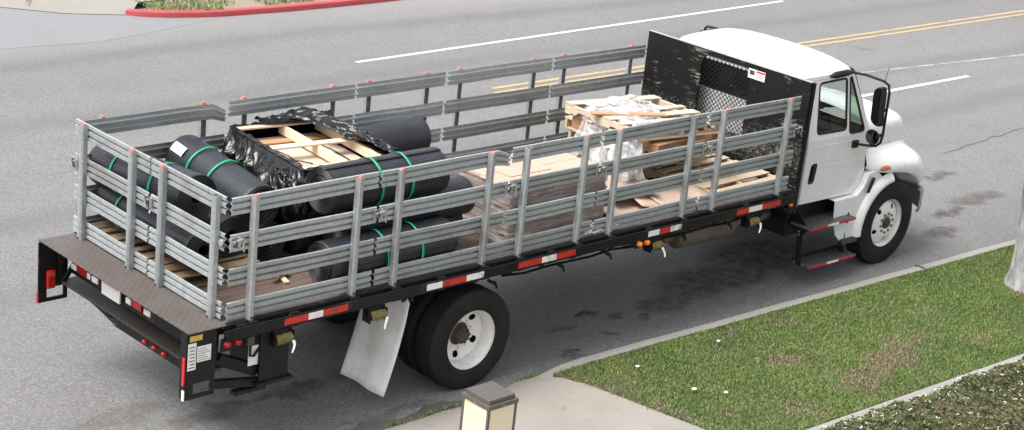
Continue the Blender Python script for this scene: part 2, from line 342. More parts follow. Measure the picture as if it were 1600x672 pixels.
simple('dark_glass', (.012, .014, .015), .06, var=.1)
make_glass('window_glass', (.84, .90, .88), .04); make_glass('tree_reflect_glass', (.30, .42, .32), .06)  # quarter window pane coloured green to paint in a reflection of trees

# ------------------------------------------------------------------ mesh helpers
BASE = {}
class MB:
    def __init__(s): s.v = []; s.f = []; s.uv = None
    def add(s, vs, fs, m=None):
        o = len(s.v)
        s.v += [tuple(m @ Vector(p)) if m else tuple(p) for p in vs]; s.f += [tuple(i+o for i in f) for f in fs]; return s
    def box(s, x0, x1, y0, y1, z0, z1, m=None):
        return s.add([(x0, y0, z0), (x1, y0, z0), (x1, y1, z0), (x0, y1, z0), (x0, y0, z1), (x1, y0, z1), (x1, y1, z1), (x0, y1, z1)],
                     [(0, 3, 2, 1), (4, 5, 6, 7), (0, 1, 5, 4), (1, 2, 6, 5), (2, 3, 7, 6), (3, 0, 4, 7)], m)
    def bar(s, a, b, w, h, up=(0, 0, 1)):
        a = Vector(a); b = Vector(b); d = (b-a).normalized(); u = Vector(up); r = d.cross(u)
        if r.length < 1e-4: r = d.cross(Vector((1, 0, 0)))
        r.normalize(); u = r.cross(d)
        vs = [p + r*sx*w/2 + u*sz*h/2 for p in (a, b) for sx, sz in ((-1, -1), (1, -1), (1, 1), (-1, 1))]
        return s.add(vs, [(3, 2, 1, 0), (4, 5, 6, 7), (0, 1, 5, 4), (1, 2, 6, 5), (2, 3, 7, 6), (3, 0, 4, 7)])
    def tube(s, path, r, n=10, cap=True, closed=False):
        path = [Vector(p) for p in path]; rs = r if isinstance(r, (list, tuple)) else [r]*len(path); vs = []; k = len(path)
        prev = None
        for i, p in enumerate(path):
            d = (path[min(i+1, k-1)]-path[max(i-1, 0)]).normalized()
            ref = prev if prev is not None else (Vector((0, 0, 1)) if abs(d.z) < .9 else Vector((1, 0, 0)))
            u = (ref - d*ref.dot(d)).normalized(); prev = u; w = d.cross(u)
            vs += [p + (u*math.cos(2*math.pi*j/n) + w*math.sin(2*math.pi*j/n))*rs[i] for j in range(n)]
        fs = [(i*n+j, i*n+(j+1) % n, (i+1)*n+(j+1) % n, (i+1)*n+j) for i in range(k-1) for j in range(n)]
        if cap: fs += [tuple(range(n))[::-1], tuple(range((k-1)*n, k*n))]
        return s.add(vs, fs)
    def cyl(s, a, b, r, n=16): return s.tube([a, b], r, n)
    def lathe(s, prof, c, n=48, axis='y', cap=False):           # prof: (radius, offset along axis)
        vs = []; k = len(prof)
        for (r, h) in prof:
            for j in range(n):
                a = 2*math.pi*j/n; q = (r*math.cos(a), h, r*math.sin(a)) if axis == 'y' else ((h, r*math.cos(a), r*math.sin(a)) if axis == 'x' else (r*math.cos(a), r*math.sin(a), h))
                vs.append(tuple(c[i]+q[i] for i in range(3)))
        fs = [(i*n+j, i*n+(j+1) % n, (i+1)*n+(j+1) % n, (i+1)*n+j) for i in range(k-1) for j in range(n)]
        if cap: fs += [tuple(range(n))[::-1], tuple(range((k-1)*n, k*n))]
        return s.add(vs, fs)
    def grid(s, rows, closed=False):
        k = len(rows); n = len(rows[0]); vs = [p for r in rows for p in r]
        fs = [(i*n+j, i*n+(j+1) % n, (i+1)*n+(j+1) % n, (i+1)*n+j) for i in range(k-1) for j in range(n if closed else n-1)]
        return s.add(vs, fs)
    def poly(s, pts): return s.add(pts, [tuple(range(len(pts)))])
    def prism(s, pts, d):                                        # polygon pts (3D) extruded by vector d
        n = len(pts); d = Vector(d); vs = [Vector(p) for p in pts] + [Vector(p)+d for p in pts]
        return s.add(vs, [tuple(range(n))[::-1], tuple(range(n, 2*n))] + [(i, (i+1) % n, n+(i+1) % n, n+i) for i in range(n)])
    def build(s, name, mat, parent=None, origin=None, smooth=None, bevel=0, solid=0, sub=0, seg=2, normals=True, label=None):
        xs = list(zip(*s.v))
        if origin is None: origin = tuple((min(a)+max(a))/2 for a in xs) if parent is not None else ((min(xs[0])+max(xs[0]))/2, (min(xs[1])+max(xs[1]))/2, min(xs[2]))
        me = bpy.data.meshes.new(name); me.from_pydata([(x-origin[0], y-origin[1], z-origin[2]) for x, y, z in s.v], [], s.f)
        if normals:
            bm = bmesh.new(); bm.from_mesh(me); bmesh.ops.recalc_face_normals(bm, faces=bm.faces); bm.to_mesh(me); bm.free()
        me.materials.append(M[mat]); o = bpy.data.objects.new(name, me); COL.objects.link(o)
        b = BASE.get(parent.name, (0, 0, 0)) if parent is not None else (0, 0, 0)
        o.location = tuple(origin[i]-b[i] for i in range(3)); BASE[o.name] = origin
        if parent is not None: o.parent = parent
        if smooth is not None:
            me.shade_smooth()
            if smooth < 180 and not sub: me.set_sharp_from_angle(angle=R(smooth))
        if sub: q = o.modifiers.new('sub', 'SUBSURF'); q.levels = sub; q.render_levels = sub
        if solid: q = o.modifiers.new('solid', 'SOLIDIFY'); q.thickness = solid; q.offset = 0
        if bevel: q = o.modifiers.new('bevel', 'BEVEL'); q.width = bevel; q.segments = seg; q.limit_method = 'ANGLE'; q.angle_limit = R(35)
        if label: o['label'] = label
        return o
def tag(o, label, cat, group=None, kind=None):
    o['label'] = label; o['category'] = cat
    if group: o['group'] = group
    if kind: o['kind'] = kind
    return o
def struct(o): o['kind'] = 'structure'; return o
def empty(name, loc, parent=None):
    o = bpy.data.objects.new(name, None); COL.objects.link(o); o.empty_display_size = .2
    b = BASE.get(parent.name, (0, 0, 0)) if parent is not None else (0, 0, 0)
    o.location = tuple(loc[i]-b[i] for i in range(3)); BASE[o.name] = tuple(loc)
    if parent is not None: o.parent = parent
    return o
def copy_tree(o, parent=None):
    c = o.copy(); COL.objects.link(c); c.parent = parent
    for ch in list(o.children): copy_tree(ch, c)
    return c
def bx(name, mat, parent, x0, x1, y0, y1, z0, z1, bevel=.004, **kw): return MB().box(x0, x1, y0, y1, z0, z1).build(name, mat, parent, bevel=bevel, **kw)
def fill_poly(outer, holes, to3d):
    """flat panel with openings: triangulated from 2D loops"""
    bm = bmesh.new(); es = []
    for loop in [outer]+holes:
        vs = [bm.verts.new(to3d(*p)) for p in loop]
        es += [bm.edges.new((vs[i], vs[(i+1) % len(vs)])) for i in range(len(vs))]
    bmesh.ops.triangle_fill(bm, use_beauty=True, use_dissolve=False, edges=es)
    bm.verts.index_update(); mb = MB(); mb.v = [tuple(v.co) for v in bm.verts]; mb.f = [tuple(v.index for v in f.verts) for f in bm.faces]; bm.free(); return mb
def rounded(pts, r, n=4):
    """2D polygon with rounded corners"""
    out = []; k = len(pts)
    for i in range(k):
        p = Vector(pts[i]); a = Vector(pts[i-1]); b = Vector(pts[(i+1) % k]); da = (a-p).normalized(); db = (b-p).normalized()
        rr = min(r, (a-p).length*.45, (b-p).length*.45); p0 = p+da*rr; p1 = p+db*rr
        for j in range(n+1):
            t = j/n; out.append(tuple((p0*(1-t)**2 + p*2*t*(1-t) + p1*t*t)))
    return out
def inset2(pts, d):
    c = Vector((0, 0)); 
    for p in pts: c += Vector(p)
    c /= len(pts); out = []
    for i in range(len(pts)):
        p = Vector(pts[i]); a = Vector(pts[i-1]); b = Vector(pts[(i+1) % len(pts)])
        n1 = Vector((-(p-a).y, (p-a).x)); n2 = Vector((-(b-p).y, (b-p).x))
        if n1.length < 1e-7: n1 = n2
        if n2.length < 1e-7: n2 = n1
        n = (n1.normalized()+n2.normalized()).normalized()
        if n.dot(c-p) < 0: n = -n
        out.append(tuple(p+n*d))
    return out
def interp(x, pts):
    if x <= pts[0][0]: return pts[0][1]
    for (a, b), (c, d) in zip(pts, pts[1:]):
        if x <= c: return b+(d-b)*(x-a)/(c-a)
    return pts[-1][1]

# ================================================================== SETTING
import numpy as np
rng = np.random.default_rng(11)
def kerb_y(x): return -.078-.0335*x
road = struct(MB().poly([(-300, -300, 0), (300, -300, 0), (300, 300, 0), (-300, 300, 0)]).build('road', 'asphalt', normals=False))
def stripe(name, mat, pts, w, z=.004):
    rows = []
    for i, (x, y) in enumerate(pts):
        a = Vector(pts[max(0, i-1)]); b = Vector(pts[min(len(pts)-1, i+1)]); d = (b-a).normalized(); n = Vector((-d.y, d.x))*w/2
        rows.append([(x-n.x, y-n.y, z), (x+n.x, y+n.y, z)])
    return MB().grid(rows).build(name, mat, road)
stripe('lane_line', 'white_line', [(9.4, 9.97), (15, 10.22), (20.8, 10.46)], .085)
stripe('lane_line', 'white_line', [(28.5, 10.7), (40, 11.0)], .11)
stripe('lane_line', 'white_line', [(13.4, 5.07), (19.3, 5.08)], .09)
stripe('lane_line', 'white_line', [(28, 5.1), (36, 5.1)], .12)
stripe('lane_line', 'faint_line', [(14.5, 6.35), (18.2, 5.98), (21.8, 5.6), (32, 4.4)], .07)
for k, dy in enumerate((0, .21)):
    stripe('centre_line', 'yellow_line', [(10.3+.15*k, 7.72+dy), (18, 7.72+dy), (26, 7.70+dy), (60, 7.55+dy)], .08)
ck_ = [(14.6+.22*i, 2.45+.02*i+.10*noise.noise((i*.8, 3, 1)), .005) for i in range(22)]
MB().grid([[(x, y-w, z), (x, y+w, z)] for (x, y, z), w in [(p, .006+.012*abs(noise.noise((k*.9, 7, 2)))) for k, p in enumerate(ck_)]]).build('crack', 'gutter_dirt', road)
# concrete gutter apron at the far corner, a sheet on the asphalt
struct(MB().poly([(-30, 13.6, .003), (4.68, 12.62, .003), (6.2, 12.47, .003), (7.3, 12.66, .003), (8.5, 13.0, .003), (9.1, 13.16, .003), (8.2, 13.4, .003), (7.5, 13.95, .003), (5, 16.5, .003), (4, 30, .003), (-30, 30, .006)]).build('gutter_apron', 'gutter_concrete', normals=False))
# near side: drive and pavement, sloping down to the road
mb = MB(); xs = [-60, -20, -6, 0, 1, 1.62, 2.0, 2.31, 2.7, 3.1, 3.37, 3.56, 3.68]
rows = []
for y, z in ((None, .0), (None, .014), (-.45, .075), (-.8, .126), (-2.0, .13), (-5, .13), (-60, .13)):
    row = []
    for i, x in enumerate(xs):
        e = -.26+.012*math.sin(x*9)+.01*math.sin(x*23) if x < 2.9 else -.26+.2*(x-2.9)/.66
        e = min(e, -.13); lim = 3.68+.19*max(0, -(y if y else 0)-.31) if x > 3.6 else x
        if x > 3.6 and y is not None: x = min(lim, 4.1)
        if x > 3.3 and y in (-.45,): z = .108
        row.append((x, e if y is None else y, z))
    rows.append(row)
pave = struct(mb.grid(rows).build('driveway', 'concrete', smooth=40))
# strip of broken, weedy asphalt along the drive
mb = MB(); rows = []
for i in range(60):
    x = -3+i*.105; tp = min(1, (59-i)/9); e = (-.262 if x < 2.9 else -.26+.2*(x-2.9)/.66); w = .09+.10*noise.noise((x*2.3, 0, 3))+.05*noise.noise((x*9, 1, 3)); w = (.04+1.3*max(0, w))*tp
    rows.append([(x, min(e, -.125)-.02, .0165), (x, min(e, -.125)+.01+max(.02, w)*.5, .009), (x, min(e, -.125)+.02+max(.02, w), .0045)])
struct(mb.grid(rows).build('gutter_edge', 'gutter_dirt', smooth=60))
# kerb along the lawn
def kerb_mesh(pts, h, w, side):
    mb = MB(); rows = []
    for i, (x, y, hh) in enumerate(pts):
        a = Vector(pts[max(0, i-1)][:2]); b = Vector(pts[min(len(pts)-1, i+1)][:2]); d = (b-a).normalized(); n = Vector((-d.y, d.x))*side
        rows.append([(x+n.x*o, y+n.y*o, z) for o, z in ((0, -.02), (.004, hh*.8), (.010, hh*.94), (.028, hh), (w, hh), (w, -.02))])
    k = len(rows[0]); mb.grid(rows); mb.f += [tuple(range(k))[::-1], tuple(range(len(mb.v)-k, len(mb.v)))]; return mb
kp = [(3.52, kerb_y(3.9)+.03, .03), (3.68, kerb_y(3.9)+.01, .08), (3.85, kerb_y(3.9), .118), (4.1, kerb_y(4.1), .13)]+[(x, kerb_y(x)+.006*math.sin(x*3), .13) for x in range(5, 61)]
kerb = struct(kerb_mesh(kp, .13, .135, -1).build('kerb', 'kerb_concrete', smooth=50))
MB().box(9.665, 9.705, kerb_y(9.68)-.118, kerb_y(9.68)+.004, 0, .136).build('joint_filler', 'marker_black', kerb)
# lawn
ly = lambda x: kerb_y(x)-.13
def border_y(x): return -2.5-.0335*(x-4.4)
lawn_poly = [(3.66, ly(3.66)), (60, ly(60)), (60, border_y(60)), (4.02, border_y(4.02)), (3.95, -1.95)]
lawn = struct(MB().prism([(x, y, -.05) for x, y in lawn_poly], (0, 0, .166)).build('lawn', 'soil'))
bp_ = [(3.98, border_y(3.98), .155)]+[(x, border_y(x), .155) for x in range(5, 61)]
border = struct(kerb_mesh(bp_, .15, .165, -1).build('border_strip', 'kerb_concrete', smooth=50))
struct(MB().prism([(4.06, border_y(4.06)-.14, -.05), (60, border_y(60)-.14, -.05), (60, -30, -.05), (4.12, -30, -.05)], (0, 0, .17)).build('planting_bed', 'soil'))

def blades(name, mat, pts, lmin, lmax, w, lean, parent=None, leaf=False):
    """pts (n,3) -> one bent blade (two triangles) at each"""
    n = len(pts); ang = rng.uniform(0, 2*np.pi, n); L = rng.uniform(lmin, lmax, n); ln = rng.uniform(.05, lean, n); W = w*rng.uniform(.6, 1.3, n)
    d = np.c_[np.cos(ang), np.sin(ang), np.zeros(n)]; s = np.c_[-np.sin(ang), np.cos(ang), np.zeros(n)]
    up = np.array([0, 0, 1.0])
    a = pts - s*W[:, None]/2; b = pts + s*W[:, None]/2
    mid = pts + d*(L*ln*.35)[:, None] + up*(L*.6)[:, None]
    tip = pts + d*(L*ln)[:, None] + up*(L*np.sqrt(np.maximum(.05, 1-ln**2)))[:, None]
    m1 = mid - s*(W*.8)[:, None]/2; m2 = mid + s*(W*.8)[:, None]/2
    V = np.stack([a, b, m1, m2, tip], 1).reshape(-1, 3); i = np.arange(n)[:, None]*5
    F = np.concatenate([i+np.array([0, 1, 3]), i+np.array([0, 3, 2]), i+np.array([2, 3, 4])], 1).reshape(-1, 3)
    return np_mesh(name, mat, V, F, np.repeat(rng.uniform(0, 1, n), 3))
def np_mesh(name, mat, V, F, shade):
    me = bpy.data.meshes.new(name); nv, nf = len(V), len(F); k = F.shape[1]
    me.vertices.add(nv); me.vertices.foreach_set('co', np.ascontiguousarray(V, dtype=np.float32).ravel())
    me.loops.add(nf*k); me.loops.foreach_set('vertex_index', np.ascontiguousarray(F, dtype=np.int32).ravel())
    me.polygons.add(nf); me.polygons.foreach_set('loop_start', np.arange(0, nf*k, k, dtype=np.int32))
    me.update(calc_edges=True)
    at = me.attributes.new('shade', 'FLOAT', 'FACE'); at.data.foreach_set('value', np.asarray(shade, dtype=np.float32))
    me.materials.append(M[mat]); o = bpy.data.objects.new(name, me); COL.objects.link(o); return o
# grass: denser where the camera sees it; clumpy height
def lawn_points(n, x0, x1):
    x = rng.uniform(x0, x1, n); f = rng.uniform(0, 1, n)
    top = -.078-.0335*x-.132-np.abs(rng.normal(0, .012, n)); bot = -2.5-.0335*(x-4.4)+.015
    y = bot+(top-bot)*f
    lim = 3.68+.19*np.maximum(0, -y-.31)+rng.normal(0, .025, n); k = x > lim
    return np.c_[x, y, np.full(n, .124)][k]
p1 = lawn_points(230000, 3.6, 12.5)
h = np.array([noise.noise((a*1.7, b*1.7, 0)) for a, b, c in p1]); keep = rng.uniform(0, 1, len(p1)) < .72+.5*h
p1 = p1[keep]
g1 = blades('grass', 'grass', p1, .010, .036, .0075, .97)
tag(g1, 'short green lawn grass with brown dead patches beside the kerb', 'grass', kind='stuff')
g2 = blades('grass', 'grass', lawn_points(40000, 12.5, 24), .03, .06, .012, .95)
tag(g2, 'green lawn grass further along the kerb beyond the tree', 'grass', kind='stuff')
# weeds in the gutter
wp = np.concatenate([np.c_[rng.normal(cx, .07, 90), rng.normal(-.235 if cx < 3 else -.13, .02, 90), np.full(90, .01)] for cx in (1.78, 2.15, 2.42, 3.46, 3.6)])
tag(blades('weeds', 'grass', wp, .015, .05, .007, .95), 'small weeds growing in the crack between road and driveway', 'weeds', kind='stuff')
# ground cover with white flowers
def bed_height(x, y):
    e = min(border_y(x)-.14-y, (x-4.12)*.8, 15-x, (y+7.6)*.8)
    return .15+.26*min(1, max(0, e/.35))**.6+.07*noise.noise((x*2.2, y*2.2, 5))+.05*noise.noise((x*6, y*6, 9))
n = 46000; bxs = rng.uniform(4.2, 10.2, n); bys = -2.5-.0335*(bxs-4.4)-.15-rng.uniform(0, 1, n)**1.15*2.3
bz = np.array([bed_height(a, b) for a, b in zip(bxs, bys)])-np.abs(rng.normal(0, .045, n))
n2 = 34000; ox = rng.uniform(4.15, 15, n2); oy = -2.5-.0335*(ox-4.4)-.15-rng.uniform(0, 1, n2)*4.6; kk = (ox > 10) | (oy < -4.7); ox, oy = ox[kk], oy[kk]
oz = np.array([bed_height(a, b) for a, b in zip(ox, oy)])-np.abs(rng.normal(0, .03, len(ox)))
C = np.concatenate([np.c_[bxs, bys, bz], np.c_[ox, oy, oz]]); bxs, bys = C[:, 0], C[:, 1]; n = len(C)
def leaf_quads(C, l0, l1, flat=.6):
    n = len(C); d = rng.normal(0, 1, (n, 3)); d[:, 2] *= flat; d /= np.linalg.norm(d, axis=1)[:, None]
    s = np.cross(d, rng.normal(0, 1, (n, 3))*np.array([.5, .5, 1.5])); s /= np.linalg.norm(s, axis=1)[:, None]
    L = rng.uniform(l0, l1, n)[:, None]
    return np.stack([C-d*L*.5, C+s*L*.24, C+d*L*.5, C-s*L*.24], 1).reshape(-1, 3), (np.arange(n)[:, None]*4+np.arange(4))
V, F = leaf_quads(C, .022, .055)
mound = MB(); rows = []
for i in range(88):
    x = 4.1+i*.125; rows.append([(x, y, bed_height(x, y)-.07) for y in [border_y(x)-.15-.12*j for j in range(41)]])
sh = np.clip(rng.uniform(0, .8, n)+.35*np.array([noise.noise((a*1.3, b*1.3, 2)) for a, b in zip(bxs, bys)]), 0, 1)
gc = np_mesh('ground_cover', 'bed_leaf', V, F, sh)
tag(gc, 'low leafy ground cover with reddish tips behind the border strip', 'ground cover', kind='stuff')
mo = mound.grid(rows).build('ground_cover_stems', 'soil', smooth=60); tag(mo, 'dark soil and stems beneath the flowering ground cover', 'soil', kind='stuff')
n = 700; fx = rng.uniform(4.3, 10.5, n); fy = -2.5-.0335*(fx-4.4)-.14-rng.uniform(0, 1, n)**1.6*2.1
cl = np.array([noise.noise((a*1.8, b*1.8, 7)) for a, b in zip(fx, fy)]); k = rng.uniform(-.5, .6, n) < cl+.25; fx, fy = fx[k], fy[k]
FC = []
for a, b in zip(fx, fy):
    z = bed_height(a, b)+.012; m = rng.integers(4, 9)
    FC.append(np.c_[a+rng.normal(0, .013, m), b+rng.normal(0, .013, m), z+rng.normal(0, .006, m)])
FC = np.concatenate(FC); V, F = leaf_quads(FC, .012, .022, .4)
tag(np_mesh('flowers', 'petal', V, F, np.zeros(len(F))), 'scattered clusters of small white flowers on the ground cover', 'flowers', kind='stuff')

# far side: pavement corner, red kerb, rough verge
edge = [(7.66, 13.78), (7.2, 13.98), (6.69, 14.22), (5.93, 14.94), (5.2, 16.2), (4.8, 18), (4.6, 40)]
mb = MB(); mb.grid([[(x, y, .012) for x, y in edge], [(x+.35, y+.35, .10) for x, y in edge], [(8.02+.02*i, 13.76+.38+i*4.2, .115) for i in range(7)], [(8.6+.02*i, 13.76+.4+i*4.2, .115) for i in range(7)]])
far_pave = struct(mb.build('far_pavement', 'far_concrete', smooth=40))
for (a, b) in (((6.3, 14.75), (7.2, 15.8)), ((5.6, 15.6), (6.5, 16.4))): MB().bar((a[0], a[1], .112), (b[0], b[1], .118), .02, .008).build('joint', 'gutter_dirt', far_pave)
fk = [(7.60, 13.84, .10), (7.72, 13.68, .11), (7.9, 13.55, .115), (8.14, 13.43, .115), (8.6, 13.28, .115), (9.11, 13.19, .115), (10.4, 13.11, .115), (11.35, 13.1, .115), (12.56, 13.13, .115), (16, 13.3, .115), (24, 13.8, .115), (60, 15.5, .115)]
fk = [(a, b, c*.85) for a, b, c in fk]
struct(kerb_mesh(fk, .10, .13, 1).build('red_kerb', 'red_kerb', smooth=50))
struct(MB().prism([(7.95, 13.66, -.05), (8.2, 13.52, -.05), (8.65, 13.38, -.05), (9.15, 13.29, -.05), (10.4, 13.21, -.05), (11.35, 13.2, -.05), (12.56, 13.23, -.05), (16, 13.4, -.05), (24, 13.9, -.05), (60, 15.6, -.05), (60, 60, -.05), (8.6, 60, -.05), (8.3, 14.4, -.05)], (0, 0, .143)).build('far_verge', 'dry_soil'))
n = 34000; x = 8+rng.uniform(0, 1, n)**1.4*22; y = 13.3+rng.uniform(0, 1, n)**1.6*9+np.maximum(0, x-13)*.055
k = np.array([noise.noise((a*.9, b*.9, 4))+.3*noise.noise((a*4, b*4, 4)) for a, b in zip(x, y)]) > -.02
k &= ~((y < 13.6-.35*(x-8)) & (x < 9.2)); P_ = np.c_[x, y, np.full(n, .10)][k]
tag(blades('grass', 'grass', P_, .03, .09, .014, .95), 'patchy rough grass on the dirt verge behind the red kerb', 'grass', kind='stuff')

# tree at the right edge
tr = empty('street_tree', (10.46, -1.53, .12)); tag(tr, 'whitewashed tree trunk standing in the lawn at the right edge', 'tree')
rows = []; tn = 22
for i in range(26):
    z = .08+i*.2; c = (10.39-.14*z, -1.53+.03*z); rad = .19*(1-.045*z)+.12*math.exp(-(z-.08)*4.5)
    rows.append([(c[0]+math.cos(a)*rad*(1+.10*noise.noise((math.cos(a)*1.5, math.sin(a)*1.5, z*.8))+.05*math.sin(3*a+1)*math.exp(-z*2)), c[1]+math.sin(a)*rad*(1+.10*noise.noise((math.cos(a)*1.5, math.sin(a)*1.5, z*.8))), z) for a in [2*math.pi*j/tn for j in range(tn)]])
MB().grid(rows, closed=True).build('trunk', 'bark', tr, smooth=60)
top = Vector(rows[-1][0])+Vector((-.13, 0, 0)); ends = []
for k in range(7):
    a = k*.9+.3; e = top+Vector((math.cos(a)*1.3, math.sin(a)*1.3, 1.1+.25*(k % 3))); b = top+Vector((math.cos(a)*.3, math.sin(a)*.3, .25))
    MB().tube([top-Vector((0, 0, .25)), b, (b+e)/2+Vector((0, 0, .12)), e], [.1, .075, .05, .015], 8).build('limb', 'bark', tr, smooth=60); ends += [e, (b+e)/2]
cc = []
for e in ends+[top+Vector((0, 0, 1.8)), top+Vector((.3, -.2, 1.2))]:
    for _ in range(7):
        q = np.array(e)+rng.normal(0, .38, 3)*np.array([1, 1, .7]); cc.append(q+rng.normal(0, .14, (70, 3)))
V, F = leaf_quads(np.concatenate(cc), .06, .13, .8); cr = np_mesh('crown', 'tree_leaf', V-np.array([10.46, -1.53, .12]), F, rng.uniform(0, 1, len(F))); cr.parent = tr

# light bollard on the drive
bo = empty('light_bollard', (1.315, -1.845, .13)); tag(bo, 'square bronze light bollard with cream panels on the driveway', 'bollard')
bxx, byy, h = 1.315, -1.845, 1.105; w = .158
bx('base_plate', 'bollard_bronze', bo, bxx-w, bxx+w, byy-w, byy+w, .13, .17)
for sx in (-1, 1):
    for sy in (-1, 1): bx('corner_post', 'bollard_bronze', bo, *sorted((bxx+sx*w, bxx+sx*(w-.022))), *sorted((byy+sy*w, byy+sy*(w-.022))), .17, h-.06, .002)
for sx, sy in ((1, 0), (-1, 0), (0, 1), (0, -1)):
    a = .004; q = w-.012
    pn = MB().box(*((bxx+sx*q-a, bxx+sx*q+a) if sx else (bxx-w+.0225, bxx+w-.0225)), *((byy+sy*q-a, byy+sy*q+a) if sy else (byy-w+.0225, byy+w-.0225)), .171, h-.061).build('panel', 'bollard_panel', bo)
    MB().lathe([(0.0001, -.004), (.006, -.002), (.006, .003), (.0001, .004)], (bxx+sx*(w+.006), byy+sy*(w+.006), h-.043), 8).build('screw', 'latch_steel', bo)
bx('top_frame', 'bollard_bronze', bo, bxx-w-.006, bxx+w+.006, byy-w-.006, byy+w+.006, h-.06, h-.022, .003)
bx('cap', 'bollard_bronze', bo, bxx-w+.018, bxx+w-.018, byy-w+.018, byy+w-.018, h-.0215, h+.016, .004)

# scraps on the lawn
def scrap(x, y, s, k, lab):
    mb = MB(); rows = [[(x+(i-1)*s*.5, y+(j-1)*s*.4, .175+.012*noise.noise((i*2.1+k, j*1.7, k))+.006) for j in range(3)] for i in range(3)]
    tag(mb.grid(rows).build('litter_scrap', 'litter', solid=.002), lab, 'litter', 'litter on the lawn')
scrap(5.62, -.75, .04, 1, 'white scrap of litter on the grass near the kerb'); scrap(4.5, -1.4, .05, 2, 'white scrap of litter near the bottom corner of the lawn')
scrap(4.72, -1.62, .035, 3, 'small white litter scrap on the grass, lowest in view'); scrap(4.4, -.75, .035, 4, 'tiny white litter scrap on the grass nearest the driveway')

# ================================================================== TRUCK
WB = 2.44; CY = 1.22; ZD = 1.27
tk = empty('stake_truck', (4.6, CY, 0)); tag(tk, 'white cab stake bed truck with galvanized rail sides parked at the kerb', 'truck')
# ---- wheels
def polar_disc(c, rs, zs, seg, holes, hr):
    """dished disc with round openings; rs/zs radial profile, facing -y; holes at (angle index, ring index)"""
    n = seg; vs = []; k = len(rs)
    for r, z in zip(rs, zs):
        for j in range(n): a = 2*math.pi*j/n; vs.append([c[0]+r*math.cos(a), c[1]+z, c[2]+r*math.sin(a)])
    dead = set()
    for (ja, i0) in holes:
        a0 = 2*math.pi*(ja+1.5)/n; rm = (rs[i0]+rs[i0+3])/2; hc = (c[0]+rm*math.cos(a0), c[2]+rm*math.sin(a0))
        for i in range(3):
            for j in range(3): dead.add((i0+i, (ja+j) % n))
        for i in range(4):
            for j in range(4):
                if i in (0, 3) or j in (0, 3):
                    v = vs[(i0+i)*n+(ja+j) % n]; dx, dz = v[0]-hc[0], v[2]-hc[1]; l = math.hypot(dx, dz); v[0] = hc[0]+dx/l*hr; v[2] = hc[1]+dz/l*hr
    mb = MB(); mb.add(vs, [(i*n+j, i*n+(j+1) % n, (i+1)*n+(j+1) % n, (i+1)*n+j) for i in range(k-1) for j in range(n) if (i, j) not in dead]); return mb
def tyre_profile(r, w):
    h = w/2; p = [(.292, -h*.78), (.302, -h*.86), (.325, -h*.95), (.345, -h*.985), (.349, -h*.965), (.38, -h*1.0), (.425, -h*.995), (.428, -h*.975), (.45, -h*.975), (r-.045, -h*.93), (r-.02, -h*.88), (r-.006, -h*.80)]
    tread = []
    for g in (-.55, -.18, .18, .55):
        tread += [(r-.001, h*g-.012), (r-.014, h*g-.009), (r-.014, h*g+.009), (r-.001, h*g+.012)]
    return p+tread+[(a, -b) for a, b in p[::-1]]
def make_wheel(name, x, yc, w, r, front, face):
    """face: -1 outer side towards -y"""
    z = r-.012
    o = MB().lathe(tyre_profile(r, w), (x, yc, z), 72).build(name, 'rubber', tk, smooth=32)
    h = w/2; f = face
    rimp = [(.292, f*h*.80), (.311, f*h*.86), (.311, f*h*.80), (.290, f*h*.74), (.278, f*h*.5), (.268, f*h*.2), (.262, f*-h*.2), (.285, f*-h*.8)]
    MB().lathe(rimp, (x, yc, z), 60).build('rim', 'wheel_white', o, smooth=35, solid=.004)
    seg = 60
    if front:
        rs = [.268, .255, .24, .222, .204, .186, .17, .12, .075]; zz = [.42, .50, .56, .62, .68, .73, .76, .78, .78]
        zs = [f*h*q for q in zz]; holes = [(k*12+9, 2) for k in range(5)]
        polar_disc((x, yc, z), rs, zs, seg, holes, .030).build('disc', 'wheel_white', o, smooth=50, solid=.008)
        MB().lathe([(.10, f*h*.70), (.085, f*h*.76), (.068, f*h*.80), (.062, f*h*.95), (.05, f*h*1.0), (.03, f*h*1.0), (.0005, f*h*.98)], (x, yc, z), 28).build('hub', 'hub_rust', o, smooth=40)
        for k in range(10):
            a = 2*math.pi*k/10+.2; c = (x+.118*math.cos(a), yc+f*h*.72, z+.118*math.sin(a))
            MB().tube([c, (c[0], c[1]+f*.028, c[2])], .0165, 6).build('lug_nut', 'nut_steel', o)
        MB().lathe([(.25, f*h*.1), (.25, -f*h*.8)], (x, yc, z), 30, cap=True).build('brake_drum', 'chassis', o)
    else:
        rs = [.262, .25, .232, .214, .196, .178, .16, .14, .115]; zz = [-.22, -.30, -.36, -.40, -.44, -.47, -.49, -.5, -.5]
        zs = [f*h*q for q in zz]; holes = [(k*12+6, 2) for k in range(5)]
        polar_disc((x, yc, z), rs, zs, seg, holes, .037).build('disc', 'wheel_white', o, smooth=50, solid=.008)
        MB().lathe([(.135, f*-h*.55), (.10, f*-h*.48), (.085, f*-h*.42), (.08, f*h*.02), (.07, f*h*.08), (.04, f*h*.1), (.0005, f*h*.1)], (x, yc, z), 26).build('hub', 'hub_rust', o, smooth=40)
        for k in range(8):
            a = 2*math.pi*k/8+.2; c = (x+.064*math.cos(a), yc+f*h*.06, z+.064*math.sin(a)); MB().tube([c, (c[0], c[1]+f*.02, c[2])], .009, 6).build('bolt', 'hub_rust', o)
        for k in range(10):
            a = 2*math.pi*k/10+.3; c = (x+.148*math.cos(a), yc-f*h*.5, z+.148*math.sin(a)); MB().tube([c, (c[0], c[1]+f*.03, c[2])], .013, 6).build('lug_nut', 'wheel_white', o)
        MB().lathe([(.245, f*-h*.62), (.245, -f*h*1.2)], (x, yc, z), 30, cap=True).build('brake_drum', 'chassis', o)
    return o
XR, XF, TR = 2.872, 9.648, .508
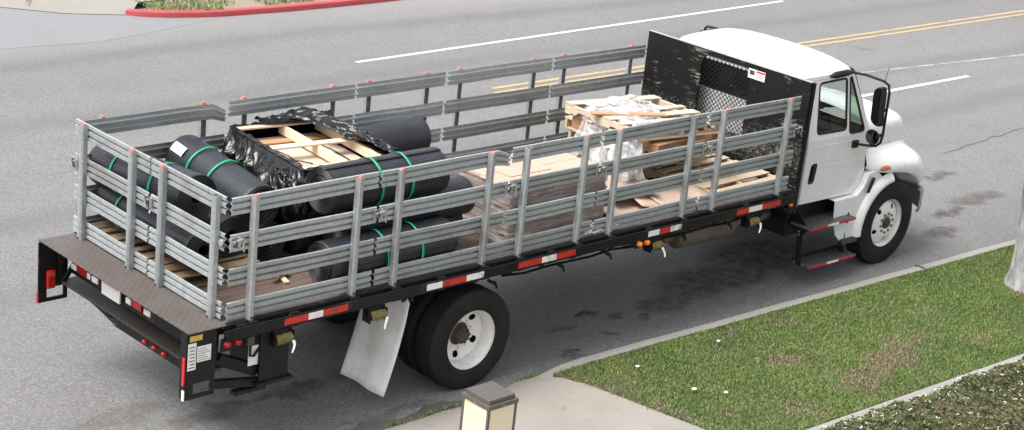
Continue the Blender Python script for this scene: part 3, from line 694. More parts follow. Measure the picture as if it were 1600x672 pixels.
for yc, fc in ((.155, -1), (.475, 1), (WB-.155, 1), (WB-.475, -1)): make_wheel('rear_wheel', XR, yc, .275, TR, False, fc)
for yc, fc in ((.20, -1), (WB-.20, 1)): make_wheel('front_wheel', XF, yc, .275, TR+.02, True, fc)
# ---- chassis
for y in (.82, 1.54):
    mb = MB().box(.1, 10.35, y, y+.08, .76, .98); mb.build('frame_rail', 'chassis', tk)
for x in (1.0, 2.2, 3.6, 4.8, 6.2, 7.4, 8.6, 10.0): bx('cross_member', 'chassis', tk, x-.05, x+.05, .9005, 1.5395, .80, .95)
for i in range(18):
    x = .25+i*.43; bx('floor_beam', 'chassis', tk, x-.035, x+.035, .015, WB-.015, 1.10, 1.212)
for y in (.80, 1.52): bx('bed_sill', 'chassis', tk, .05, 7.55, y, y+.12, .985, 1.098)
MB().cyl((XR, .34, .5), (XR, WB-.34, .5), .075, 14).lathe([(.001, -.2), (.12, -.16), (.19, 0), (.12, .16), (.001, .2)], (XR, CY, .5), 20).build('rear_axle', 'chassis', tk, smooth=40)
bx('front_axle', 'chassis', tk, XF-.05, XF+.05, .3, WB-.3, .40, .50)
MB().cyl((XR, CY, .55), (8.6, CY, .75), .05, 12).build('drive_shaft', 'chassis', tk, smooth=40)
for y in (.86, 1.58):
    for x in (XR, XF):
        mb = MB()
        for k in range(5): mb.box(x-.65+.1*k, x+.65-.1*k, y-.04, y+.04, .60-.025*k, .62-.025*k)
        mb.build('leaf_spring', 'chassis', tk)
mb = MB().lathe([(.001, -.55), (.30, -.54), (.33, -.5), (.33, .5), (.30, .54), (.001, .55)], (5.4, WB-.42, .72), 24, axis='x'); mb.build('fuel_tank', 'chrome', tk, smooth=35)
bx('air_tank', 'chassis', tk, 3.9, 5.0, 1.0, 1.4, .62, .86, .03)
# muffler and pipe
mu = MB().lathe([(.001, 6.18), (.105, 6.185), (.118, 6.2), (.115, 6.215), (.133, 6.22), (.133, 6.72), (.138, 6.725), (.133, 6.73), (.133, 7.1), (.12, 7.13), (.001, 7.135)], (0, .50, .80), 28, axis='x').build('muffler', 'muffler', tk, smooth=40)
MB().tube([(7.12, .50, .80), (7.6, .5, .78), (8.1, .62, .74), (8.5, .8, .74)], .05, 12).build('exhaust_pipe', 'muffler', tk, smooth=40)
MB().tube([(6.2, .52, .78), (5.9, .54, .80), (5.5, .56, .84), (5.2, .6, .9)], .045, 12).build('tail_pipe', 'muffler', tk, smooth=40)
# ---- bed deck
npl = 15; pw = (WB-.10)/npl
for i in range(npl):
    dz = random.uniform(-.004, .002); bx('deck_plank', 'deck_wood', tk, .035, 7.56, .05+i*pw+.003, .05+(i+1)*pw-.003, 1.213, ZD-.002+dz, .004)
bx('rear_plate', 'tread_rusty', tk, -.335, .034, .005, WB-.005, ZD-.008, ZD+.002, .002)
for y0, y1, ys in ((0, .048, -1), (WB-.048, WB, 1)):
    bx('side_rail', 'black_frame', tk, .034, 7.56, y0, y1, 1.12, ZD+.004, .006)
    yo = (-.062, -.046) if ys < 0 else (WB+.046, WB+.062)
    rr = bx('rub_rail', 'black_frame', tk, .06, 7.5, *yo, 1.155, 1.255, .006)
    for x in [.16, .272, .7, 1.352, 1.817, 2.35, 2.891, 3.353, 3.75, 4.136, 4.601, 5.15, 5.702, 6.178, 6.7, 7.283]:
        bx('pocket', 'black_frame', tk, x-.045, x+.045, *((-.0455, -.0005) if ys < 0 else (WB+.0005, WB+.0455)), 1.14, 1.265, .004)
    tapes = [(.57, .82, 'r'), (.82, .98, 'w'), (.98, 1.25, 'r'), (2.15, 2.34, 'w'), (2.34, 2.63, 'r'), (2.63, 2.85, 'w'), (3.29, 3.6, 'r'), (3.6, 3.8, 'w'), (3.8, 4.06, 'r'), (5.11, 5.28, 'w'), (5.28, 5.45, 'r'), (5.45, 5.62, 'w'), (6.51, 6.71, 'r'), (6.71, 6.94, 'w'), (6.94, 7.26, 'r')]
    for a, b, c in tapes:
        bx('reflective_tape', 'tape_red' if c == 'r' else 'tape_white', rr, a+.002, b-.002, *((-.0645, -.0625) if ys < 0 else (WB+.0625, WB+.0645)), 1.178, 1.238, 0)
# corner brace at the rear near corner and the rail's sloping end
for y in (-.055, WB+.03): MB().bar((-.02, y+.012, 1.215), (.30, y+.012, 1.225), .02, .05).build('corner_brace', 'black_frame', tk, bevel=.004)
# winches with webbing under the near rail
for x in (.60, 1.62, 5.30, 6.86):
    w = MB().box(x-.10, x+.10, -.01, .02, 1.03, 1.12).box(x-.10, x-.09, -.05, .06, .98, 1.10).box(x+.09, x+.10, -.05, .06, .98, 1.10).build('strap_winch', 'black_paint', tk, bevel=.003)
    q = MB(); rows = []
    for i in range(11):
        rows.append([(x-.085+.017*i, .0+(.044+.010*noise.noise((i*.9, j*.5, x)))*math.cos(2*math.pi*j/16)-.02, 1.035+(.044+.012*noise.noise((i*.9, j*.5, x+4)))*math.sin(2*math.pi*j/16)) for j in range(16)])
    q.grid(rows, closed=True).build('webbing', 'webbing', w, smooth=60)
    t_ = [(x+.05+.02*math.sin(k*1.1+x), -.082-.006*k, 1.03-.035*k) for k in range(4)]
    MB().grid([[(p[0]-.014+.004*k, p[1], p[2]), (p[0]+.014, p[1]-.004, p[2]+.004)] for k, p in enumerate(t_)]).build('strap_tail', 'strap_white', w, solid=.003)
for x in (5.02, 5.13): MB().lathe([(.001, -.105), (.022, -.10), (.03, -.085), (.032, -.06)], (x, .03, 1.11), 16).build('marker_lamp', 'lens_amber', tk, smooth=50)
bx('lamp_bracket', 'black_paint', tk, 4.97, 5.18, -.029, .0, 1.06, 1.153)
for x in (3.05, 3.95, 4.62, 5.75, 6.5):
    MB().bar((x-.06, .02, 1.09), (x+.05, .02, 1.03), .02, .03).bar((x+.03, .02, 1.06), (x+.07, .02, .985), .015, .02).build('tie_hook', 'chassis', tk, bevel=.002)
MB().tube([(3.2+.3*i, .05, 1.085-.03*abs(math.sin(i*1.3))) for i in range(14)], .014, 6).build('air_line', 'chassis', tk, smooth=60)
# ---- stake panels
RZ = [1.285, 1.585, 1.885, 2.205]; RH = .152
prof = [(0, .012), (.004, 0), (.034, 0), (.040, .026), (.053, .026), (.059, 0), (.093, 0), (.099, .026), (.112, .026), (.118, 0), (.148, 0), (.152, .012)]
def rail_mesh(a, b, perp, z, seed, sag=0, endbend=0):
    """corrugated rail from a to b (xy), ridges facing perp"""
    a = Vector(a); b = Vector(b); d = b-a; L = d.length; d /= L; p = Vector(perp); rows = []; n = 10; th = .003
    for i in range(n+1):
        t = i/n; q = a+d*(L*t); s_ = .007*noise.noise((seed*3.1+t*2.2, seed, 0))+sag*math.sin(math.pi*t); zz = z+.005*noise.noise((seed*1.7, t*1.9, 2))-endbend*max(0, (t-.86)/.14)**2*.05
        k = 1-.25*(max(0, (t-.86)/.14)**2 if endbend else 0)
        ring = [(q.x+p.x*(s_-dd), q.y+p.y*(s_-dd), zz+h*k) for h, dd in prof]+[(q.x+p.x*(s_-dd-th), q.y+p.y*(s_-dd-th), zz+h*k) for h, dd in prof[::-1]]
        rows.append(ring)
    mb = MB().grid(rows, closed=True); m = len(rows[0]); h = m//2
    for o in (0, n*m): mb.f += [(o+i, o+i+1, o+m-2-i, o+m-1-i) for i in range(h-1)]
    return mb
def stake(parent, x, y, perp, cap, top=2.352):
    p = Vector(perp); s = Vector((-p.y, p.x)); w, dpt = .030, .058
    # hat section with a rounded front: outline in (s, p)
    out = [(-w, 0), (-w, dpt*.75), (-w*.55, dpt), (w*.55, dpt), (w, dpt*.75), (w, 0), (w-.004, 0), (w-.004, dpt*.72), (w*.5, dpt-.004), (-w*.5, dpt-.004), (-w+.004, dpt*.72), (-w+.004, 0)]
    pts = [(x+s.x*a+p.x*b, y+s.y*a+p.y*b, ZD-.02) for a, b in out]
    o = MB().prism(pts, (0, 0, top-ZD+.02)).build('stake', 'galvanized', parent)
    c = Vector((x, y))+p*(dpt*.3)
    MB().cyl((c.x+p.x*.02, c.y+p.y*.02, ZD+.02), (c.x+p.x*.048, c.y+p.y*.048, ZD+.02), .012, 8).build('bolt', 'hub_rust', o)
    if cap:
        mb = MB(); r = .023; rows = []
        for rr, zz in ((r, -.012), (r*1.05, .003), (r*.85, .016), (.001, .018)): rows.append([(c.x+p.x*.012+rr*math.cos(q*math.pi/5), c.y+p.y*.012+rr*math.sin(q*math.pi/5), top+zz+.004*noise.noise((q, x, y))) for q in range(10)])
        mb.grid(rows, closed=True).build('stake_cap', 'cap_red', o, smooth=50)
    return o
def latch(parent, c, d, perp):
    """cam latch across a panel joint: c centre, d along the rail, perp outward"""
    c = Vector(c); d = Vector((*d, 0)); p = Vector((*perp, 0)); z = Vector((0, 0, 1))
    def P(a, b, h): return tuple(c+d*a+p*b+z*h)
    o = MB().prism([P(-.055, .002, -.05), P(-.02, .002, -.05), P(-.02, .002, .05), P(-.055, .002, .05)], p*.012).prism([P(.02, .002, -.04), P(.05, .002, -.04), P(.05, .002, .05), P(.02, .002, .05)], p*.012).build('latch', 'latch_steel', parent, bevel=.002)
    MB().tube([P(-.04, .02, .02), P(.045, .03, .035)], .011, 8).tube([P(.06, .03, .05), P(.062, .035, .0), P(.055, .03, -.055), P(.07, .04, -.075)], .007, 8).build('latch_handle', 'chrome', o, smooth=40)
    MB().tube([P(-.04, .014, .035), P(-.02, .03, .045), P(.0, .03, .0), P(-.03, .014, -.03)], .006, 6).build('latch_hook', 'hub_rust', o, smooth=40)
panels = [((.06, 1.590), (.272, 1.352)), ((1.622, 3.160), (1.817, 2.891)), ((3.182, 4.378), (3.353, 4.136)), ((4.410, 5.965), (4.601, 5.702)), ((5.992, 7.505), (6.178, 7.283))]
caps_n = [(1, 1), (1, 1), (0, 1), (1, 0), (1, 1)]
sd_ = 0
for i, ((a, b), st) in enumerate(panels):
    for side in (0, 1):
        yr = .058 if side == 0 else WB-.058; pp = (0, -1) if side == 0 else (0, 1)
        pn = empty('stake_panel', ((a+b)/2, yr, ZD), tk)
        for k, z in enumerate(RZ):
            sd_ += 1; eb = 1 if (side == 1 and i == 0 and k == 3) else (.5 if (side == 0 and i == 1 and k == 3) else 0)
            rail_mesh((a, yr-.025*pp[1]*0), (b, yr), pp, z, sd_, endbend=eb).build('rail', 'galvanized_rail', pn, smooth=25)
        for q, x in enumerate(st): stake(pn, x, yr+pp[1]*.002, pp, caps_n[i][q] if side == 0 else 1)
        latch(pn, (b+.015, yr, RZ[2]+.08), (1, 0), pp) if i < 4 else latch(pn, (b-.01, yr, RZ[2]+.09), (1, 0), pp)
        if i == 0: latch(pn, (a+.05, yr, RZ[2]+.08), (1, 0), pp)
for (a, b), st, cp in (((WB+.02, 1.232), (2.269, 1.46), (1, 1)), ((1.208, .105), (.988, .202), (1, 0))):
    pn = empty('stake_panel', (.03, (a+b)/2, ZD), tk)
    for k, z in enumerate(RZ): sd_ += 1; rail_mesh((.032, a), (.032, b), (-1, 0), z, sd_).build('rail', 'galvanized_rail', pn, smooth=25)
    for q, y in enumerate(st): stake(pn, .030, y, (-1, 0), cp[q])
    if a > 2: latch(pn, (.030, 1.215, RZ[2]+.08), (0, -1), (-1, 0)); latch(pn, (.030, WB-.01, RZ[2]+.06), (0, -1), (-1, 0))
    else:
        q = MB().lathe([(.001, -.012), (.03, -.010), (.032, 0)], (.022, .135, RZ[2]+.07), 14, axis='x'); q.build('latch_boss', 'latch_steel', pn, smooth=40)
# ---- headboard with mesh window
wy0, wy1, wz0, wz1 = .86, 1.58, 1.66, 2.44
hbn = fill_poly([(.015, .99), (WB-.015, .99), (WB-.015, 2.505), (.015, 2.505)], [[(wy0, wz0), (wy1, wz0), (wy1, wz1-.12), (wy1-.05, wz1), (wy0+.05, wz1), (wy0, wz1-.12)]], lambda y, z: (7.6, y, z)).build('headboard', 'scratched_black', tk, solid=.03)
bx('top_edge', 'latch_steel', hbn, 7.583, 7.63, .012, WB-.012, 2.5065, 2.512, .002)
for y0, y1 in ((.0, .035), (WB-.035, WB)): bx('side_post', 'black_frame', hbn, 7.616, 7.66, y0, y1, .99, 2.50, .004)
for y0, y1 in ((-.004, .014), (WB-.014, WB+.004)): bx('edge_plate', 'black_frame', hbn, 7.50, 7.61, y0, y1, 1.02, 1.285, .004)
for y in (.4, .8, 1.64, 2.04): bx('stiffener', 'black_frame', hbn, 7.616, 7.655, y-.02, y+.02, 1.3, 2.48, .004)
mb = MB(); stp = .052
def clip(p, q):
    # segment p-q in (y,z) against window rectangle
    t0, t1 = 0, 1; d = (q[0]-p[0], q[1]-p[1])
    for pp_, qq in ((-d[0], p[0]-wy0), (d[0], wy1-p[0]), (-d[1], p[1]-wz0), (d[1], wz1-p[1])):
        if abs(pp_) < 1e-9:
            if qq < 0: return None
        else:
            r_ = qq/pp_
            if pp_ < 0: t0 = max(t0, r_)
            else: t1 = min(t1, r_)
    return ((p[0]+d[0]*t0, p[1]+d[1]*t0), (p[0]+d[0]*t1, p[1]+d[1]*t1)) if t1-t0 > .01 else None
for k in range(-30, 60):
    for sg in (1, -1):
        c = clip((wy0-2+k*stp*1.15, wz0-2 if sg > 0 else wz1+2), (wy0-2+k*stp*1.15+4.4, wz0+2.4 if sg > 0 else wz1-2.4))
        if c: mb.bar((7.612+.003*sg, *c[0]), (7.612+.003*sg, *c[1]), .0075, .004, up=(1, 0, 0))
mb.build('window_mesh', 'black_frame', hbn)
stk = bx('sticker', 'sticker_white', hbn, 7.5825, 7.5845, .65, .89, 2.345, 2.452, 0, label='white warning sticker with a red heading')
bx('heading', 'tape_red', stk, 7.5812, 7.5822, .655, .775, 2.425, 2.445, 0); bx('pictogram', 'sticker_ink', stk, 7.5812, 7.5822, .80, .87, 2.385, 2.435, 0)
for k in range(4): bx('text_line', 'sticker_ink', stk, 7.5812, 7.5822, .665, .77, 2.362+.016*k, 2.366+.016*k, 0)
MB().lathe([(.001, -.022), (.02, -.018), (.027, -.003), (.028, 0)], (7.53, -.005, 1.12), 16).build('marker_lamp', 'lens_amber', tk, smooth=50)
# ---- rear sill, brackets, tuck-under step
bx('rear_sill', 'black_frame', tk, -.05, .03, .1, WB-.1, .93, 1.26, .006)
for y0, y1, m_ in ((2.06, 2.20, 'lens_red'), (1.86, 1.96, 'tape_white'), (1.99, 2.04, 'tape_white'), (1.14, 1.28, 'lens_red'), (1.31, 1.39, 'tape_white'), (1.00, 1.10, 'tape_white'), (2.23, 2.32, 'tape_white')):
    bx('sill_lamp' if m_ == 'lens_red' else 'sill_tape', m_, tk, -.066, -.0505, y0, y1, .985, 1.05 if m_ == 'lens_red' else 1.04, .003)
lp = bx('licence_plate', 'sticker_white', tk, -.083, -.0665, 1.46, 1.76, .945, 1.075, .002); bx('plate_frame', 'orange_wood', lp, -.0845, -.0832, 1.49, 1.73, 1.055, 1.063, 0)
def bracket(y0, y1, s):
    pl = fill_poly([(-.335, 1.255), (-.05, 1.255), (-.05, .665), (-.335, .665)], [[(-.26, .70), (-.09, .70), (-.09, .80), (-.26, .80)]], lambda x, z: (x, (y0+y1)/2, z)).build('step_bracket', 'black_frame', tk, solid=y1-y0)
    bx('flange', 'black_frame', pl, -.345, -.3355, y0-.002, y0+.075 if s > 0 else y1+.002, .667, 1.255, .002)
    return pl
b1 = bracket(.025, .04, 1); b2 = bracket(WB-.04, WB-.025, -1)
bx('edge_strip', 'tape_red', b1, -.3565, -.3455, .024, .055, .80, 1.05, .003); bx('edge_marker', 'sticker_white', b1, -.357, -.3455, .016, .05, .665, .76, .008, seg=3)
bx('edge_marker', 'tape_red', b2, -.357, -.3455, WB-.05, WB-.016, .665, .77, .008, seg=3)
bx('yellow_sticker', 'sticker_yellow', b1, -.31, -.19, .0225, .0245, 1.185, 1.235, 0)
s1 = bx('white_sticker', 'sticker_white', b1, -.325, -.245, .0225, .0245, .93, 1.17, 0); s2 = bx('white_sticker', 'sticker_white', b1, -.235, -.10, .0225, .0245, .99, 1.13, 0)
for k in range(7): bx('text_line', 'sticker_ink', s1, -.315+.012*(k % 2), -.257, .0212, .0222, .95+.03*k, .958+.03*k, 0)
for k in range(6): bx('text_line', 'grey_plastic', s2, -.225, -.11-.02*(k % 3), .0212, .0222, 1.005+.02*k, 1.009+.02*k, 0)
tl = MB().box(-.275, -.185, WB-.075, WB-.041, .795, .975).build('tail_lamp', 'lens_red', tk, bevel=.02, seg=3); bx('reverse_lens', 'lens_dull_amber', tl, -.26, -.20, WB-.0785, WB-.0755, .92, .955, .004)
tl = MB().box(-.275, -.185, .041, .075, .795, .975).build('tail_lamp', 'lens_red', tk, bevel=.02, seg=3)
st_ = MB().prism([(-.135, .06, .855), (-.13, .06, .83), (.045, .06, .84), (.045, .06, .868)], (0, 2.33, 0)).build('fold_step', 'tread_dark', tk, bevel=.003)
for y in (.10, WB-.10):
    MB().bar((-.12, y, .86), (-.03, y, 1.0), .02, .045).build('step_link', 'black_frame', tk, bevel=.003)
    MB().bar((-.16, y+.03, 1.22), (-.12, y+.03, .87), .02, .05).build('step_arm', 'black_frame', tk, bevel=.003)
lb = bx('lamp_bar', 'black_frame', tk, -.045, .02, .35, 1.62, .68, .765, .005)
for y in (.77, .92, 1.07): MB().lathe([(.001, -.085), (.014, -.082), (.024, -.065), (.026, -.046)], (0, y, .735), 14, axis='x').build('bar_lamp', 'lens_red', lb, smooth=50)
MB().tube([(-.02, 2.2, .80), (.0, 1.9, .74), (-.02, 1.62, .71)], .028, 10).build('far_strut', 'black_frame', tk, smooth=50)
# pump box, plate and arms behind the near bracket
bx('pump_plate', 'black_paint', tk, .40, .70, .02, .04, .66, 1.13, .004); bx('pump_box', 'black_paint', tk, .42, .68, .06, .5, .70, 1.1, .02)
bx('plate_foot', 'black_paint', tk, .36, .74, -.01, .10, .63, .657, .004)
MB().bar((-.04, .09, .72), (.52, .09, .62), .07, .07).build('lift_arm', 'black_paint', tk, bevel=.006)
MB().bar((.02, .12, .93), (.42, .12, .74), .11, .10).build('lift_cylinder', 'black_paint', tk, bevel=.012)
bx('arm_foot', 'black_paint', tk, .18, .5, .05, .13, .565, .60, .004)
lpn = bx('lamp_panel', 'black_paint', tk, .0, .34, .03, .04, 1.02, 1.14, .003)
for x in (.06, .17): MB().lathe([(.001, -.034), (.022, -.03), (.034, -.012), (.036, 0)], (x, .03, 1.085), 18).build('round_lamp', 'lens_red', lpn, smooth=50)
bx('socket', 'grey_plastic', lpn, .24, .31, -.02, .03, 1.04, 1.125, .01); bx('paper_tag', 'sticker_white', lpn, .30, .40, .05, .055, .82, 1.0, 0)
MB().tube([(.28, .0, 1.04), (.27, -.01, .95), (.33, .02, .92), (.42, .05, .98), (.46, .06, 1.05)], .012, 8).build('hose', 'rubber', tk, smooth=50)
# ---- mud flaps
for y0 in (.05, WB-.66):
    rows = []
    for i in range(13):
        t = i/12; z = 1.10-.955*t; x = 2.06-.02*math.sin(t*2)-.20*t**1.6
        w0 = y0+.012*t; rows.append([(x+.012*math.sin(j*.9+t*2), w0+.061*j*10/10, z-(.075*max(0, 1-j/1.2) if i == 0 else 0)) for j in range(11)])
    f = MB().grid(rows).build('mud_flap', 'mud_flap', tk, smooth=60, solid=.008)
    for y in (.09, .30, .52): MB().cyl((2.02, y0+y-.05+.02, 1.045), (2.075, y0+y-.05+.02, 1.045), .014, 8).build('bolt', 'hub_rust', f)
    bx('flap_hanger', 'black_frame', tk, 2.07, 2.11, y0, y0+.62, 1.04, 1.099, .004)

# ================================================================== CAB (mirrored left/right about y = CY)
def yb(z): return .2+max(0, z-1.72)*.125
def side3(s, off=0):
    return (lambda x, z: (x, yb(z)-off, z)) if s > 0 else (lambda x, z: (x, WB-yb(z)+off, z))
def mir(s, p): return p if s > 0 else (p[0], WB-p[1], p[2])
win = rounded([(8.10, 1.80), (8.645, 1.79), (8.605, 2.385), (8.10, 2.375)], .05)
vent = rounded([(8.715, 1.735), (9.005, 1.735), (8.695, 2.385), (8.665, 2.385)], .05)
for s in (1, -1):
    T = side3(s)
    # fixed skin: rear quarter, header, sill, front pillar post
    sk = fill_poly([(7.76, .96), (7.936, .96), (7.936, 1.72), (7.76, 1.72)], [], T)
    u = fill_poly([(7.76, 1.72), (7.936, 1.72), (7.936, 2.412), (8.70, 2.42), (9.075, 1.72), (9.12, 1.72), (8.735, 2.455), (7.76, 2.455)], [], T); sk.add(u.v, u.f)
    sk.build('cab_side', 'white_paint', tk, solid=.012)
    jam = MB().prism([side3(s, -.03)(x, z) for x, z in ((7.9, .98), (9.0, .98), (9.14, 1.2), (9.06, 1.72), (7.9, 1.72))], (0, .01*s, 0)); jam.build('door_jamb', 'black_plastic', tk)
    # door
    T = side3(s, .006)
    lo = fill_poly([(7.95, .985), (8.955, .97), (9.07, 1.06), (9.135, 1.2), (9.075, 1.72), (7.95, 1.72)], [], T)
    up = fill_poly([(7.95, 1.72), (9.068, 1.72), (8.69, 2.412), (7.95, 2.398)], [win, vent], T); lo.add(up.v, up.f)
    dr = lo.build('door', 'white_paint', tk, solid=.016)
    # pressed creases along the door
    for z0, x0, x1 in ((1.655, 7.96, 9.07), (1.40, 8.22, 9.08)):
        pts = []; T2 = side3(s, .012)
        MB().prism([T2(x0, z0), T2(x1, z0-.012), T2(x1, z0-.022), T2(x0, z0-.014)], (0, -.004*s, 0)).build('crease', 'white_paint', dr, bevel=.0015)
    for nm, lp in (('window', win), ('quarter_window', vent)):
        T2 = side3(s, .010)
        fr = fill_poly(inset2(lp, -.013), [inset2(lp, .012)], T2).build(nm+'_frame', 'black_plastic', dr, solid=.014)
        fill_poly(inset2(lp, .014), [], side3(s, .004)).build(nm+'_pane', 'window_glass' if nm == 'window' else 'tree_reflect_glass', fr)
    MB().prism([side3(s, .012)(x, z) for x, z in rounded([(8.045, 1.21), (8.165, 1.21), (8.19, 1.455), (8.07, 1.455)], .045)], (0, -.004*s, 0)).build('handle_recess', 'gloss_black', dr, bevel=.002)
    MB().prism([side3(s, .016)(x, z) for x, z in rounded([(8.085, 1.25), (8.115, 1.25), (8.135, 1.425), (8.105, 1.425)], .012)], (0, -.016*s, 0)).build('handle', 'black_plastic', dr, bevel=.004)
    # windscreen pillar
    MB().tube([mir(s, (9.13, .235, 1.70)), mir(s, (8.93, .262, 2.08)), mir(s, (8.745, .31, 2.45))], [.024, .024, .024], 10).build('windscreen_pillar', 'black_plastic', tk, smooth=60)
    # mirror arm, heads, aerial
    arm = MB().tube([mir(s, p) for p in ((8.62, .245, 2.462), (8.72, .10, 2.455), (8.79, -.10, 2.425), (8.815, -.155, 2.39), (8.83, -.17, 2.30), (8.845, -.17, 1.80), (8.83, -.165, 1.71), (8.79, -.14, 1.67), (8.80, .0, 1.635), (8.835, .185, 1.60))], .0155, 10).build('mirror_arm', 'black_plastic', tk, smooth=60)
    MB().tube([mir(s, p) for p in ((8.27, .262, 2.442), (8.33, .235, 2.458), (8.52, .228, 2.468), (8.64, .235, 2.465))], [.018, .04, .04, .022], 10).build('arm_mount', 'black_plastic', arm, smooth=60)
    MB().box(*sorted((8.79, 8.88)), *sorted((mir(s, (0, .145, 0))[1], mir(s, (0, .192, 0))[1])), 1.555, 1.645).build('arm_foot', 'black_plastic', arm, bevel=.01)
    head = MB().prism([mir(s, (8.70, y, z)) for y, z in rounded([(-.185, 1.90), (-.055, 1.95), (-.035, 2.33), (-.15, 2.395)], .06)], (.07, -.03*s, .0)).build('mirror_head', 'black_plastic', arm, bevel=.018, seg=3)
    MB().prism([mir(s, (8.696, y, z)) for y, z in rounded([(-.172, 1.925), (-.068, 1.965), (-.048, 2.315), (-.142, 2.37)], .05)], (.003, 0, 0)).build('mirror_glass', 'mirror', arm)
    MB().lathe([(.001, .06), (.05, .05), (.085, .02), (.09, 0), (.088, -.004)], mir(s, (8.70, -.13, 1.785)), 26, axis='x').build('round_mirror', 'black_plastic', arm, smooth=60)
    MB().lathe([(.082, -.005), (.05, -.014), (.001, -.018)], mir(s, (8.70, -.13, 1.785)), 26, axis='x').build('round_mirror_glass', 'mirror', arm, smooth=60)
    for z in (2.1, 1.80): MB().tube([mir(s, (8.75, -.15, z)), mir(s, (8.84, -.17, z))], .022, 10).build('mirror_clamp', 'black_plastic', arm, smooth=60)
    if s > 0: MB().tube([(8.80, -.11, 2.42), (8.80, -.11, 2.46), (8.82, -.12, 2.60)], [.006, .003, .002], 6).build('aerial', 'black_plastic', arm)
    # fender
    def E(x, e, z): return mir(s, (x, CY-e, z))
    rowsF = [
        [(9.105, 1.015, 1.49), (9.35, .985, 1.475), (9.65, .935, 1.455), (9.95, .875, 1.43), (10.18, .815, 1.405), (10.32, .74, 1.38), (10.44, .60, 1.36)],
        [(9.105, 1.025, 1.47), (9.35, 1.0, 1.44), (9.65, .96, 1.41), (9.95, .905, 1.385), (10.18, .85, 1.35), (10.34, .77, 1.31), (10.48, .62, 1.28)],
        [(9.115, 1.035, 1.42), (9.350, 1.03, 1.40), (9.650, 1.03, 1.375), (9.950, 1.0, 1.35), (10.322, .94, 1.29), (10.520, .84, 1.21), (10.660, .66, 1.15)],
        [(9.125, 1.045, 1.36), (9.330, 1.09, 1.345), (9.650, 1.115, 1.325), (9.970, 1.10, 1.29), (10.363, 1.04, 1.20), (10.560, .92, 1.08), (10.700, .70, 1.0)],
        [(9.140, 1.055, 1.30), (9.300, 1.125, 1.275), (9.650, 1.155, 1.255), (9.980, 1.145, 1.215), (10.390, 1.09, 1.08), (10.580, .97, .92), (10.720, .72, .84)],
        [(9.150, 1.055, 1.26), (9.260, 1.13, 1.20), (9.620, 1.165, 1.165), (9.920, 1.155, 1.125), (10.240, 1.115, 1.00), (10.440, 1.04, .82), (10.640, .74, .76)],
        [(9.150, 1.02, 1.245), (9.260, 1.09, 1.185), (9.620, 1.12, 1.145), (9.900, 1.11, 1.105), (10.200, 1.07, .98), (10.410, 1.0, .82), (10.620, .7, .77)],
        [(9.150, .85, 1.235), (9.260, .85, 1.20), (9.620, .85, 1.16), (9.880, .85, 1.12), (10.080, .85, .98), (10.376, .82, .82), (10.580, .6, .78)]]
    fd = MB().grid([[E(*p) for p in r] for r in rowsF]).build('fender', 'white_paint', tk, smooth=180, sub=2)
    mk = MB(); rr = []
    for i in range(5):
        t = i/4*math.pi/2; rr.append([E(9.42+.095*math.cos(t)*math.cos(q)*(1 if math.cos(q) > 0 else 1), 1.138+.03*math.sin(t)+.006*math.cos(q), 1.236+.040*math.cos(t)*max(-.35, math.sin(q))) for q in [2*math.pi*j/20 for j in range(20)]])
    mk.grid(rr, closed=True).build('side_marker', 'lens_dull_amber', fd, smooth=60)
    # splash panel behind the wheel
    arc = [(XF+.56*math.cos(a), .505+.56*math.sin(a)) for a in [R(192-8.2*k) for k in range(12)]]
    pan = fill_poly([(8.58, .70), (8.66, .52), (8.80, .40)]+arc+[(9.30, 1.22), (9.147, 1.19), (9.082, 1.05), (8.965, .955), (8.55, .955)], [], lambda x, z: mir(s, (x, .115, z))).build('splash_panel', 'white_paint', tk, solid=.012)
    MB().grid([[mir(s, (x, y, z)) for x, z in ((9.30, 1.23), (9.147, 1.195), (9.082, 1.053), (8.965, .957), (8.55, .955))] for y in (.112, .225)]).build('panel_return', 'white_paint', pan, solid=.006)
    rows = [[mir(s, (XF+r_*math.cos(a), y, .505+r_*math.sin(a))) for a in [R(186-6.6*k) for k in range(15)]] for r_, y in ((.66, .112), (.63, .08), (.59, .058), (.555, .05), (.545, .06), (.56, .5))]
    MB().grid(rows).build('arch_lip', 'white_paint', pan, smooth=60)
    MB().prism([mir(s, (x, .108, z)) for x, z in ((8.79, .385), (9.075, .385), (9.082, .45), (8.76, .45))], (0, -.03*s, 0)).build('splash_skirt', 'grey_plastic', pan)
    MB().prism([mir(s, (x, .074, z)) for x, z in rounded([(9.085, .99), (9.135, .985), (9.21, 1.16), (9.155, 1.175)], .012)], (0, -.02*s, 0)).build('hood_latch', 'black_plastic', pan, bevel=.006)
    # steps
    for (x0, x1, y0, y1, z) in ((7.985, 8.855, -.005, .285, .752), (8.07, 8.965, -.012, .24, .275)):
        Y0, Y1 = sorted((mir(s, (0, y0, 0))[1], mir(s, (0, y1, 0))[1])); yo = mir(s, (0, y0-.003, 0))[1]
        sp = bx('cab_step', 'grating', tk, x0, x1, Y0, Y1, z-.03, z, .004)
        for k, (a, b, c) in enumerate(((.12, .45, 'tape_red'), (.45, .66, 'tape_white'), (.66, .995, 'tape_red'))):
            bx('step_tape', c, sp, x0+(x1-x0)*(a-.12)/.88+.001, x0+(x1-x0)*(b-.12)/.88-.001, yo-.0015, yo+.0015, z-.028, z-.002, 0)
        yi = mir(s, (0, y1+.004, 0))[1]; bx('back_lip', 'black_paint', sp, x0, x1, yi-.003, yi+.003, z-.03, z+.035, .001)
    for x in (8.02, 8.84):
        MB().prism([mir(s, p) for p in ((x, .30, .95), (x, .06, .735), (x, .06, .70), (x, .12, .62), (x, .08, .265), (x, .155, .265), (x, .20, .62), (x, .30, .70))], (.012, 0, 0)).build('step_hanger', 'black_paint', tk, bevel=.002)
        for z in (.62, .66): MB().cyl(mir(s, (x-.006, .17, z)), mir(s, (x+.0, .17, z)), .013, 8).build('bolt', 'latch_steel', tk)
